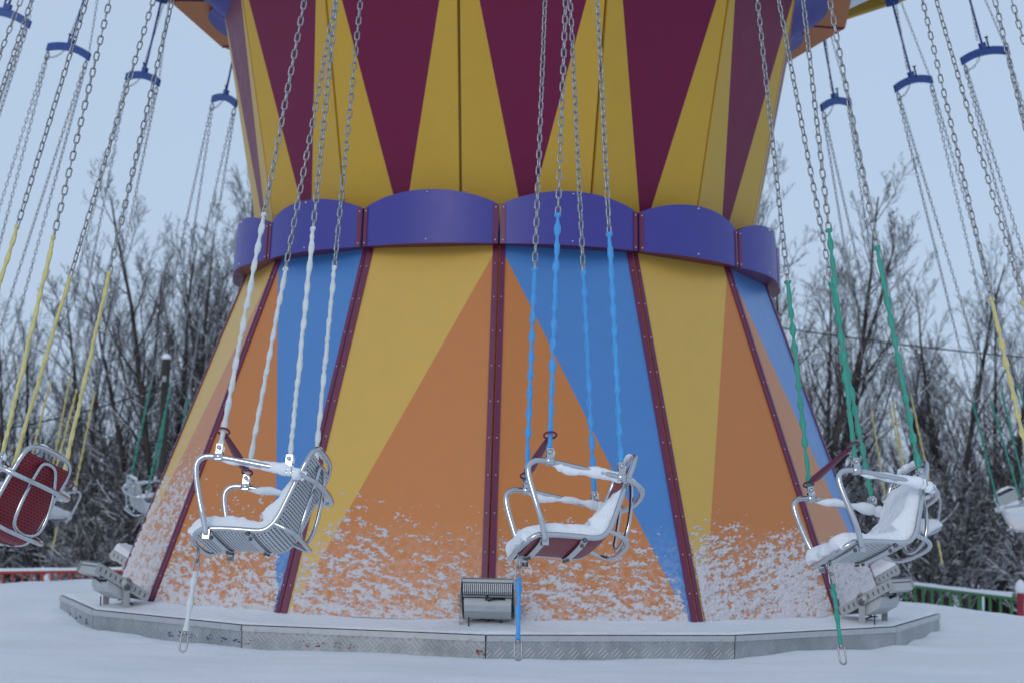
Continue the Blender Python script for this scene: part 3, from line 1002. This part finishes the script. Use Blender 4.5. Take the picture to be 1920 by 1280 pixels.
SNOW_M = [seat_snow(201, .60, .036, .005), seat_snow(205, seg[-1] - .06, .036, .003), seat_snow(211, .68, .040, .006), seat_snow(216, seg[-1] - .10, .034, .004)]
def rail_snow(seed):
    mb = MB(); rnd = random.Random(seed)
    P = arm_path()
    for sy in (1, -1):
        sel = P[(P[:, 1] * sy > YA - .06) & (P[:, 2] > -4.15) & (P[:, 0] < .20)]
        sel = sel[np.argsort(-sel[:, 0])]
        n_ = len(sel); i0, i1 = int(n_ * rnd.uniform(.0, .08)), int(n_ * rnd.uniform(.82, .99))
        sel = sel[i0:i1]
        q = spline(sel, 3)
        t = np.linspace(0, 1, len(q))
        rr = .0160 + .008 * fbm(t * 6 + seed, t * 0 + sy, seed, 3) + .003 * fbm(t * 22, t * 0, seed + 2, 2)
        rr = np.clip(rr, .008, .030) * np.clip(np.minimum(t, 1 - t) * 12, .2, 1)
        q = q + np.stack([0 * t, -sy * (.006 + .004 * np.sin(t * 9 + seed)), -.002 - .020 * np.clip(fbm(t * 4, t * 0 + 3, seed + 9, 2), -.2, 1)], 1)
        mb.tube(q, rr, 9, flat=1.25)
    for bx, bz in BOLT.values():
        for sy in (1, -1):
            c = np.array([bx - .01, sy * YA - sy * .004, bz + .004]); k_ = 7
            mb.tube([c + [0, 0, -.02], c + [.002, 0, 0], c + [.004, 0, .018]], [.012, .015 * rnd.uniform(.6, 1.2), .004], k_)
    # ridge on the top of the backrest
    yb = np.linspace(-.10, .10, 22); t = np.linspace(0, 1, 22)
    mb.tube(np.stack([-.200 + 0 * yb, yb, -3.972 + .008 * np.cos(yb * 9)], 1), np.clip(.013 + .006 * fbm(t * 5, 0 * t, seed + 4, 2), .006, .03) * np.clip(np.minimum(t, 1 - t) * 8, .2, 1), 8)
    return mb.mesh('rail_snow', M_snow)
RAIL_M = [rail_snow(301), rail_snow(307), rail_snow(311)]

TILT = 0.28908
SR, SZ = 3.42992 * S, 3.50307 * S
TH0 = math.radians(3.28383)
CEN = Vector((-.0006 * S, -.0081 * S, 0))
SWAY = {-2: -.004, 9: .045, 10: .008, -10: -.012, -11: .012}     # chairs never fly at quite the same angle
def swing_matrix(k, yaw=0.0):
    tilt = TILT + SWAY.get(k, 0.0)
    th = TH0 + k * 2 * PI / 28
    er = Vector((math.sin(th), -math.cos(th), 0)); et = Vector((-math.cos(th), -math.sin(th), 0)); kz = Vector((0, 0, 1))
    X = et; Y = er * math.cos(tilt) + kz * math.sin(tilt); Z = -er * math.sin(tilt) + kz * math.cos(tilt)
    Mx = Matrix((X, Y, Z)).transposed()
    if yaw: Mx = Mx @ Matrix.Rotation(yaw, 3, 'Z')
    M4 = Mx.to_4x4(); M4.translation = CEN + er * SR + kz * SZ
    return M4
COLS = {0: 'blue', 1: 'green', 2: 'yellow', 3: 'white'}
SW_LABEL = {
    -2: 'red wicker chair seen from behind with yellow chain sleeves at the left edge',
    -1: 'white wicker chair with white chain sleeves, leftmost of three before the tower',
    0: 'red wicker chair with blue chain sleeves, middle of three before the tower',
    1: 'snow-filled white chair with green chain sleeves, rightmost of three before the tower',
    -10: 'small far chair with yellow sleeves just right of the red-backed chair',
    -11: 'small far white chair with green sleeves beside the left flank of the tower',
    10: 'small far chair with yellow sleeves behind the big green-sleeved chair',
    9: 'small far pale chair with green sleeves at the right edge',
}
def in_frame(k):
    Mx = swing_matrix(k)
    n_ = 0
    for x, y, z in [(0, -.245, .34), (0, .245, .34)] + [(BOLT[fb][0] * t, sy * .23, .2 * (1 - t) + BOLT[fb][1] * t) for fb in 'fb' for sy in (1, -1) for t in np.linspace(.02, 1, 40)] + [(.2, 0, -4.4), (-.2, 0, -4)]:
        u, v, d = proj(Mx @ Vector((x, y, z)))
        if 6 < u < 1914 and 6 < v < 1274: n_ += 1
    return n_
protos = {}
def make_swing(k, first):
    cname = COLS[k % 4]; red = k % 2 == 0
    root = empty('chain_swing')
    mr = random.Random(k * 7 + 3)
    hb = obj('hanger_bar', H_BAR, root); obj('hook_bolt', H_HOOK, hb)
    for sy in (1, -1): obj('shackle', H_SHK[sy], hb)
    obj('hanger_rod', H_ROD, root)
    sg = -1 if k > 0 else 1
    obj('safety_chain', H_SAFE[(sg, 'loop')], root); obj('safety_chain', H_SAFE[(sg, 'straight')], root); obj('safety_chain', H_SAFE[(sg, 'up')], root)
    def own(o, m):
        o.material_slots[0].link = 'OBJECT'; o.material_slots[0].material = m
    for key in CH_M:
        ch = obj('chain', CH_M[key], root)
        cv = obj('chain_sleeve', CV_M[key], ch); own(cv, COV[cname])
        obj('chain_clamp', C_CLAMP[key], root)
    obj('seat_frame', C_FRAME, root); obj('arm_rail', C_ARM, root); obj('back_guard', C_GUARD, root); obj('rear_bumper', C_BUMP, root)
    obj('seat_shell', SHELL_M['red' if red else 'white'], root)
    for m_ in C_STRAP: obj('cross_strap', m_, root)
    obj('safety_strap', C_BIND, root)
    lg = obj('leg_strap', C_LEG, root); own(lg, COV[cname]); obj('carabiner', C_HOOK, lg); obj('ring_link', C_RING, lg)
    obj('seat_snow', SNOW_M[{-2: 2, -1: 2, 0: 0, 1: 1, 9: 0}.get(k, mr.randrange(4))], root)
    obj('rail_snow', RAIL_M[mr.randrange(3)], root)
    return root
names_ord = ['first', 'second', 'third', 'fourth', 'fifth', 'sixth', 'seventh', 'eighth', 'ninth']
vis = [k for k in range(-11, 11) if in_frame(k) > 3]
rest_l = [k for k in vis if k < 0 and k not in SW_LABEL]; rest_r = [k for k in vis if k > 0 and k not in SW_LABEL]
for k in vis:
    root = make_swing(k, False)
    root.matrix_world = swing_matrix(k, math.radians({0: 8.66, -1: 2.6}.get(k, random.Random(k).uniform(-1.5, 1.5) if abs(k) > 2 else 0)))
    if k in SW_LABEL: lab = SW_LABEL[k]
    elif k < 0:
        u = proj(root.matrix_world @ Vector((0, 0, .3)))
        lab = 'swing cut off by the left edge, %s counted from front to back on that side' % names_ord[rest_l[::-1].index(k)]
    else:
        lab = 'swing cut off by the right edge, %s counted from front to back on that side' % names_ord[rest_r.index(k)]
    tag(root, lab, 'swing', 'chain swings flung out round the carousel tower')
print('swings', vis)

# ------------------------------------------------------------------ floodlights on the platform
def floodlight(theta, label, r=3.22, snow=False):
    root = empty('floodlight', pol(r, theta, ZP - .012), theta)   # local -y points outwards
    root.scale = (.95, .85, .97)
    tag(root, label, 'floodlight', 'floodlights round the platform')
    tl = math.radians(26)
    # head axes: d = outwards and up, n = its lit face (up and inwards)
    d = np.array([0, -math.cos(tl), math.sin(tl)]); n = np.array([0, math.sin(tl), math.cos(tl)]); x = np.array([1.0, 0, 0])
    c = np.array([0, .02, .222]); R = np.stack([x, d, n], 1)
    hd = MB()
    hd.box(c + n * .012, (.165, .235, .010), R, 0)
    hd.box(c + n * .024, (.150, .220, .003), R, 1)
    hd.box(c - d * .215 - n * .02, (.165, .006, .026), R, 0); hd.box(c - n * .004, (.160, .228, .004), R, 2)
    head = hd.build('lamp_head', [M_grey, M_glass, M_fin], root)
    fn = MB()
    for q in np.linspace(-.150, .150, 25):
        fn.box(c + x * q + d * .212 - n * .034, (.0032, .023, .027), R, 0); fn.box(c + x * q + d * .09 - n * .030, (.0026, .098, .020), R, 1)
    for q in (.06, .14): fn.box(c + d * q - n * .050, (.155, .003, .004), R, 0)
    fn.build('cooling_fins', [M_lampfin, M_fin], head)
    for sx in (1, -1):       # slotted side plate
        pl = MB(); px = c + x * sx * .170 - n * .012
        pl.box(px + n * .026, (.0025, .25, .010), R, 0); pl.box(px - n * .026, (.0025, .25, .010), R, 0)
        for q in np.linspace(-.235, .235, 11): pl.box(px + d * q, (.0025, .0165, .0161), R, 0)
        pl.box(px - d * .01, (.0015, .245, .017), R, 1)
        pl.build('side_plate', [M_grey, M_fin], head)
        lg = MB()
        lx = sx * .182
        lg.box((lx, .045, .082), (.003, .026, .112), None, 0)
        ct = np.array([lx, .045, .200])
        lg.tube([ct - x * .003, ct + x * .003], .048, 18, mat=0)
        for q in ((0, 0), (0, .03), (0, -.03), (.022, .02)):
            p = ct + np.array([sx * .003, q[0], q[1]]); lg.cyl(p, p + x * sx * .008, .007, 8, 1)
        lg.build('leg', [M_grey, M_fin], root)
    fb = MB(); fb.box((0, .045, -.008), (.180, .026, .004)); fb.build('foot_bar', M_grey, root)
    # driver box below
    db = MB(); cb = c - n * .085 - d * .02
    P = []
    for q, e in ((-.15, 0), (.15, 0)):
        for dd, nn_ in ((-.10, .035), (.105, .035), (.09, -.005), (.055, -.030), (-.07, -.030), (-.10, -.005)):
            P.append(c + x * q + d * (dd + .0) - n * (.085 - nn_))
    db.add(P, [tuple(range(5, -1, -1)), tuple(range(6, 12))] + [(i, (i + 1) % 6, 6 + (i + 1) % 6, 6 + i) for i in range(6)], 0, smooth=False)
    bx = db.build('driver_box', [M_driver], root)
    pl = MB(); pl.box(c + d * .0745 - n * .098 + x * .02, (.04, .0012, .003), R, 0); pl.build('maker_plate', M_fin, bx)
    cb_ = MB(); cb_.tube(spline([c - n * .06 + d * .06, c - n * .065 + d * .11 + x * .01, c - n * .06 + d * .12 + x * .06, c - n * .055 + d * .10 + x * .11, c - n * .058 + d * .085 + x * .135], 5), .006, 6); cb_.build('power_cable', M_black, root)
    cb_ = MB(); cb_.tube(spline([c - n * .06 + d * .06, c - n * .06 + d * .10 - x * .01, c - n * .055 + d * .16, c - n * .05 + d * .2], 5), .006, 6); cb_.build('power_cable', M_black, root)
    cb_ = MB(); cb_.tube(spline([c - n * .06 + d * .07, c - n * .06 + d * .085 - x * .05, c - n * .055 + d * .082 - x * .13], 5), .006, 6); cb_.build('power_cable', M_black, root)
    cb_ = MB(); cb_.tube(spline([c - n * .12 - d * .10 + x * .08, np.array([.09, .13, .06]), np.array([.06, .16, .035]), np.array([.02, .12, .03]), np.array([.03, .08, .005])], 6), .006, 6); cb_.build('power_cable', M_black, root)
    cb_ = MB(); cb_.tube(spline([c - n * .11 - d * .10, np.array([.02, .15, .08]), np.array([-.03, .14, .05]), np.array([.0, .10, .008])], 6), .006, 6); cb_.build('power_cable', M_black, root)
    cb_ = MB(); cb_.tube([(-.12, -.03, .10), (-.12, -.03, .0)], .005, 6); cb_.build('power_cable', M_black, root)
    # snow on the upper rim
    sn = MB(); nx_, ny_ = 16, 22
    gu, gv = np.meshgrid(np.linspace(-.168, .168, nx_), np.linspace(-.22 if snow else .10, .238, ny_), indexing='ij')
    e = np.clip(np.minimum((.168 - np.abs(gu)) / .03, np.minimum(.24 - gv, gv + (.24 if snow else -.09)) / .04), 0, 1) ** .5
    hgt = ((.060 if snow else .005) * (1 + .3 * fbm(gu * 9, gv * 9, int(theta * 10) + 60, 3))) * e + .001
    P = c + gu[..., None] * x + gv[..., None] * d + .027 * n + hgt[..., None] * np.array([0, 0, 1])
    sn.add(P.reshape(-1, 3), grid_faces(nx_, ny_).tolist())
    sn.build('lamp_snow', M_snow, head)
    return root
floodlight(PH0, 'grey floodlight at the front centre of the platform, showing its finned back and cables')
floodlight(PH0 - 2 * STEP, 'grey floodlight with slotted side plate on the left front corner of the platform', 3.37)
floodlight(PH0 + 2 * STEP, 'grey floodlight with slotted side plate on the right front corner of the platform', 3.37)
floodlight(math.radians(-97), 'floodlight capped with thick snow behind the left flank of the tower', 3.12, True)
floodlight(math.radians(97), 'floodlight capped with thick snow behind the right flank of the tower', 3.20, True)

# ------------------------------------------------------------------ fences
def fence(name, P0, P1, top_z, gz, m, label, gap=.135, snow=.075, bar=.016, post_end=True):
    P0, P1 = np.asarray(P0, float), np.asarray(P1, float)
    root = tag(empty(name, (*P0[:2], gz)), label, 'fence')
    o = np.array([P0[0], P0[1], gz])
    L = np.linalg.norm((P1 - P0)[:2]); d = (P1 - P0) / L; d[2] = 0
    sv = np.array([d[1], -d[0], 0]); R = np.stack([d, sv, [0, 0, 1]], 1)
    h = top_z - gz
    r = MB(); r.box(d * L / 2 + [0, 0, h - .02], (L / 2, .025, .02), R); r.box(d * L / 2 + [0, 0, .12], (L / 2, .02, .015), R)
    r.build('rail', m, root)
    n = int(L / gap)
    if n <= 100:
        for i in range(n + 1):
            b = MB(); big = i % 12 == 0
            b.box(d * (i * gap) + [0, 0, h / 2 - .02], (bar * (1.7 if big else 1), bar * (1.7 if big else 1), h / 2 - .022), R)
            b.build('post' if big else 'baluster', m, root)
    sn = MB(); k = int(L / .06)
    t = np.linspace(0, 1, k); w_ = .034
    A = []
    rr = snow * (.85 + .35 * fbm(t * L * .9, t * 0, 5, 3))
    for j, ang in enumerate(np.linspace(0, PI, 7)):
        A.append(d * (t * L)[:, None] + sv * (w_ * math.cos(ang)) + np.stack([0 * t, 0 * t, h + rr * math.sin(ang) ** .7], 1))
    A = np.stack(A, 1)
    sn.add(A.reshape(-1, 3), grid_faces(k, 7).tolist()); sn.build('rail_snow', M_snow, root)
    return root
def fp(px, py, dist): 
    p = at(px, py, dist); return np.array(p)
a, b = fp(-150, 1075, 21.5), fp(330, 1063, 24.0)
fence('red_fence', a, b, (a[2] + b[2]) / 2, -1.24, M_red, 'low red railing with snow on its top rail, left of the platform', gap=.15, bar=.012)
a, b = fp(1640, 1095, 22.5), fp(1902, 1108, 18.6)
fence('green_fence', a, b, (a[2] + b[2]) / 2, -1.24, M_green, 'low green railing with snow on its top rail, right of the platform', gap=.26, bar=.013)
a, b = fp(1640, 1088, 31), fp(2010, 1084, 29)
fence('wine_fence', a, b, (a[2] + b[2]) / 2, -1.28, M_wine, 'wine-red railing farther off, just above the green railing', snow=.02, gap=.16)
p = fp(1913, 1106, 18.3)
root = tag(empty('fence_post', (p[0], p[1], -1.24)), 'crimson round post with a tall cap of snow at the right edge', 'post')
mb = MB(); mb.cyl((0, 0, 0), (0, 0, p[2] + 1.24), .042, 16); mb.build('shaft', M_post, root)
mb = MB(); hz = p[2] + 1.24
mb.tube([(0, 0, hz - .03), (0, 0, hz + .02), (0, 0, hz + .07), (.005, 0, hz + .11), (.006, 0, hz + .135)], [.050, .060, .056, .036, .006], 14); mb.build('snow_cap', M_snow, root)

# ------------------------------------------------------------------ utility pole and wires
pp = np.array(at(312, 672, 25.0))
root = tag(empty('utility_pole', (pp[0], pp[1], -1.3)), 'dark wooden utility pole capped with snow, left of the tower', 'pole')
mb = MB(); mb.tube([(0, 0, 0), (.01, 0, (pp[2] + 1.3) * .5), (0, 0, pp[2] + 1.3)], [.085, .078, .070], 14); mb.build('shaft', M_wood, root)
mb = MB(); hz = pp[2] + 1.3
mb.tube([(0, 0, hz - .01), (0, 0, hz + .02), (0, 0, hz + .06), (0, 0, hz + .085)], [.074, .082, .06, .01], 12); mb.build('snow_cap', M_snow, root)
mb = MB(); mb.box((.0, -.08, hz - .35), (.03, .02, .05)); mb.tube([(0, -.10, hz - .4), (0, -.10, hz - .3)], .02, 8); mb.build('insulator', M_grey, root)
def wire(label, A, B, sag, name='power_line'):
    A, B = np.array(A), np.array(B); t = np.linspace(0, 1, 40)
    P = A + (B - A) * t[:, None]; P[:, 2] -= sag * 4 * t * (1 - t)
    mb = MB(); mb.tube(P - A, .013, 6, cap=False)
    o = mb.build(name, M_wire); o.location = A
    tag(o, label, 'cable')
wire('black cable sagging from the utility pole out of the left edge of the photo', at(312, 722, 24.9), at(-120, 822, 22.0), .12)
wire('black cable crossing the trees right of the tower', at(1290, 585, 27.0), at(2050, 680, 25.0), .10)

# ------------------------------------------------------------------ trees
def add_tube_fast(store, P, r, n):
    """collect rings for a branch (numpy only)"""
    m = len(P)
    T = np.gradient(P, axis=0); T /= np.linalg.norm(T, axis=1)[:, None] + 1e-9
    a = np.array([0.31, 0.2, 0.93]); Nn = np.cross(T, a); Nn /= np.linalg.norm(Nn, axis=1)[:, None] + 1e-9
    B = np.cross(T, Nn)
    ang = np.arange(n) * 2 * PI / n
    V = P[:, None, :] + r[:, None, None] * (np.cos(ang)[None, :, None] * Nn[:, None, :] + np.sin(ang)[None, :, None] * B[:, None, :])
    i, k = np.meshgrid(np.arange(m - 1), np.arange(n), indexing='ij'); l = (k + 1) % n
    F = np.stack([i * n + k, i * n + l, (i + 1) * n + l, (i + 1) * n + k], -1).reshape(-1, 4)
    store[0].append(V.reshape(-1, 3)); store[1].append(F + store[2]); store[2] += m * n
def grow(seed, H, dens=1.0, lean=0.0, stems=1, spread=1.0, twig=.0032, droop=0.0):
    rng = np.random.RandomState(seed)
    trunk, crown, snow = [[], [], 0], [[], [], 0], [[], [], 0]
    def branch(p, d, L, r, lev):
        n = {0: 12, 1: 8, 2: 5, 3: 4, 4: 3}[lev]
        P = [p]; dd = d.copy()
        for i in range(n):
            up_ = {0: .05, 1: .12, 2: .10, 3: .05 - droop, 4: .03 - droop}[lev]
            dd = dd + rng.normal(0, {0: .045, 1: .07, 2: .09, 3: .11, 4: .12}[lev], 3) + np.array([0, 0, up_])
            dd /= np.linalg.norm(dd)
            P.append(P[-1] + dd * L / n)
        P = np.array(P); t = np.linspace(0, 1, n + 1)
        rad = np.maximum(r * (1 - t * .86), twig * .75)
        add_tube_fast(trunk if lev == 0 else crown, P, rad, {0: 8, 1: 5, 2: 4, 3: 3, 4: 3}[lev])
        if 1 <= lev <= 3:
            dv = P[-1] - P[0]; dv = dv / np.linalg.norm(dv); hz_ = P[:, 2].mean() / H
            if abs(dv[2]) < .80 and rng.rand() < 1.12 - 1.45 * hz_:
                i0 = 0 if lev > 1 else 1
                Q = P[i0:] + np.array([0, 0, 1.0]) * (rad[i0:, None] * .7 + .004)
                add_tube_fast(snow, Q, (rad[i0:] * .65 + .0050) * (1 if lev < 3 else .75), 4)
        if lev == 4: return
        cnt = {0: 16, 1: 8, 2: 6, 3: 4.4}[lev] * (dens if lev else dens ** .5) 
        cnt = int(cnt + rng.rand())
        for c in range(cnt):
            u = {0: .16, 1: .2, 2: .15, 3: .2}[lev]; u = u + (1 - u) * ((c + rng.rand()) / cnt)
            j = min(int(u * n), n - 1); q = P[j] + (P[j + 1] - P[j]) * (u * n - j)
            tdir = P[j + 1] - P[j]; tdir /= np.linalg.norm(tdir)
            az = rng.rand() * 2 * PI
            side = np.array([math.cos(az), math.sin(az), 0]) ; side = side - tdir * (side @ tdir); side /= np.linalg.norm(side) + 1e-9
            ang = {0: rng.uniform(.38, .95), 1: rng.uniform(.38, .85), 2: rng.uniform(.35, .85), 3: rng.uniform(.3, .75)}[lev] * (spread if lev == 0 else 1)
            nd = tdir * math.cos(ang) + side * math.sin(ang)
            if lev == 0:
                Ln = H * (.40 * (1 - u) + .12) * rng.uniform(.6, 1.15)
                rn = max(rad[j] * .40, .011)
            else:
                Ln = L * {1: .48, 2: .50, 3: .55}[lev] * rng.uniform(.55, 1.2) * (1 - .35 * u); rn = max(rad[j] * .50, twig)
            branch(q, nd, Ln, rn, lev + 1)
    for s in range(stems):
        az = rng.rand() * 2 * PI
        tl = lean + (.16 if stems > 1 else .03) * rng.uniform(.3, 1)
        d = np.array([math.cos(az) * tl, math.sin(az) * tl, 1.0]); d /= np.linalg.norm(d)
        off = np.array([math.cos(az), math.sin(az), 0]) * (.18 if stems > 1 else 0)
        h = H * (1 if s == 0 else rng.uniform(.7, .95))
        branch(off + [0, 0, -.1], d, h, .010 * h + .018, 0)
    return trunk, crown, snow
def fast_mesh(name, store_list, m):
    V = np.concatenate([np.concatenate(s[0]) for s in store_list]); off = 0; Fs = []
    for s in store_list:
        Fs.append(np.concatenate(s[1]) + off); off += s[2]
    F = np.concatenate(Fs).astype(np.int32)
    me = bpy.data.meshes.new(name)
    me.vertices.add(len(V)); me.vertices.foreach_set('co', V.ravel())
    me.loops.add(F.size); me.loops.foreach_set('vertex_index', F.ravel())
    me.polygons.add(len(F)); me.polygons.foreach_set('loop_start', np.arange(len(F), dtype=np.int32) * 4)
    me.polygons.foreach_set('use_smooth', np.ones(len(F), bool))
    ms = m if isinstance(m, list) else [m]
    for x in ms: me.materials.append(x)
    if len(ms) > 1:
        me.polygons.foreach_set('material_index', np.concatenate([np.full(len(np.concatenate(q[1])), i, np.int32) for i, q in enumerate(store_list)]))
    me.update(calc_edges=True)
    return me
# variants: (seed, height, density, stems, spread)
VAR = []
for sd_, H, dn, st, spd in [(11, 8.2, 1.0, 1, 1.0), (23, 8.6, 1.05, 2, .9), (37, 7.4, .95, 1, 1.1), (41, 8.8, 1.0, 3, .8), (59, 6.6, 1.1, 2, 1.1), (67, 7.8, .95, 1, .8)]:
    tr, cr, sn_ = grow(sd_, H, dn, 0.0, st, spd)
    VAR.append((fast_mesh('trunk', [tr], M_bark), fast_mesh('crown', [cr], M_twig), float(np.concatenate(cr[0])[:, 2].max()), fast_mesh('branch_snow', [sn_], M_snow)))
print('tree faces', [len(v[1].polygons) for v in VAR])
def gz(x, y): return float(ground_z(np.array([x]), np.array([y]))[0])
ORD = ['first', 'second', 'third', 'fourth', 'fifth', 'sixth', 'seventh', 'eighth', 'ninth', 'tenth', 'eleventh', 'twelfth']
def tree(px, dist, vi, ttop, rz, label, group):
    """px: where the trunk meets the frame; ttop: pixel row of the top"""
    b = at(px, 1000, dist); top = at(px, ttop, dist)
    z0 = gz(b.x, b.y) - .05
    root = tag(empty('bare_tree', (b.x, b.y, z0), rz), label, 'tree', group)
    v = VAR[vi]; s = (top.z - z0) / v[2]
    root.scale = (s, s, s)
    tk = obj('trunk', v[0], root); cr = obj('crown', v[1], root); tag(obj('branch_snow', v[3], cr), kind='stuff')
    return root
left = [(15, 27, 0, 500, .3, 'tall'), (60, 30, 5, 560, 1.2, 'slender'), (165, 29, 2, 450, 2.2, 'thin-topped'), (228, 31, 4, 430, 4.0, 'low spreading'),
        (290, 28, 3, 395, 5.2, 'many-stemmed'), (352, 27, 1, 318, .9, 'tall forked'), (412, 27.5, 3, 305, 3.3, 'tall many-stemmed'), (458, 28.5, 0, 325, 2.0, 'dense single-trunked')]
for i, (px, di, vi, tp, rz, look) in enumerate(left):
    tree(px, di, vi, tp, rz, '%s bare snowy tree left of the tower, %s from the left edge' % (look, ORD[i]), 'bare trees left of the tower')
right_ = [(1462, 26.5, 3, 262, 1.0, 'tall dense'), (1500, 27.5, 1, 310, 2.5, 'forked'), (1552, 29, 0, 430, 4.4, 'single-trunked'), (1640, 32, 4, 590, .4, 'low spreading'),
          (1712, 29, 2, 600, 1.7, 'short'), (1772, 27, 5, 420, 3.0, 'tall slender dark-trunked'), (1835, 29, 1, 455, 5.5, 'forked'), (1895, 27.5, 0, 470, 2.9, 'tall')]
for i, (px, di, vi, tp, rz, look) in enumerate(right_):
    tree(px, di, vi, tp, rz, '%s bare snowy tree right of the tower, %s from the tower outwards' % (look, ORD[i]), 'bare trees right of the tower')

# the wood behind reads as one mass: one object (trees and snowy brush)
rng = np.random.RandomState(5)
big_ = [[], [], 0]
bigs = [[], [], 0]
def put(tri, pos, s, rz):
    for st, big in zip(tri, (big_, big_, bigs)):
        V = np.concatenate(st[0]); F = np.concatenate(st[1])
        c, q = math.cos(rz) * s, math.sin(rz) * s
        W = np.stack([V[:, 0] * c - V[:, 1] * q, V[:, 0] * q + V[:, 1] * c, V[:, 2] * s], 1) + pos
        big[0].append(W); big[1].append(F + big[2]); big[2] += len(V)
LOW = [grow(101 + i, H, .66, 0, 1 + i % 3, 1.0, .0055) for i, H in enumerate((7.0, 6.2, 7.6, 5.6))]
LH = [float(np.concatenate(t_[1][0])[:, 2].max()) for t_ in LOW]
def sil(px):
    """row of the wood's skyline along the frame"""
    return float(np.interp(px, [-400, -100, 30, 110, 170, 260, 380, 480, 800, 1300, 1420, 1500, 1600, 1690, 1760, 1850, 2000, 2400],
                           [520, 520, 560, 690, 560, 520, 430, 420, 500, 500, 400, 500, 640, 690, 560, 540, 520, 520]))
cnt = 0
for i in range(30):
    px = rng.choice([rng.uniform(-260, 560), rng.uniform(1380, 2180)]) if i < 26 else rng.uniform(560, 1380)
    di = rng.uniform(32, 50)
    b = at(px, 1000, di); z0 = gz(b.x, b.y)
    top = at(px, sil(px) + rng.uniform(30, 230), di)
    j = i % 4; s = max((top.z - z0) / LH[j], .35)
    put(LOW[j], np.array([b.x, b.y, z0]), s, rng.rand() * 6.28)
me = fast_mesh('wood', [big_, bigs], [M_wood_mass, M_snow])
tag(obj('winter_wood', me), 'mass of bare snowy trees filling the wood behind the railings', 'wood', kind='stuff')
big_ = [[], [], 0]; bigs = [[], [], 0]
BR_ = [grow(201 + i, 2.6, .75, .15, 4, 1.5, .005, .06) for i in range(3)]
for i in range(60):
    px = rng.choice([rng.uniform(-200, 520), rng.uniform(1480, 2120)])
    di = rng.uniform(24.5, 33)
    b = at(px, 1000, di); z0 = gz(b.x, b.y)
    put(BR_[i % 3], np.array([b.x, b.y, z0]), rng.uniform(.7, 1.45), rng.rand() * 6.28)
me = fast_mesh('brush', [big_, bigs], [M_brush, M_snow])
tag(obj('snowy_undergrowth', me), 'tangle of snow-laden twigs and saplings along the edge of the wood', 'undergrowth', kind='stuff')
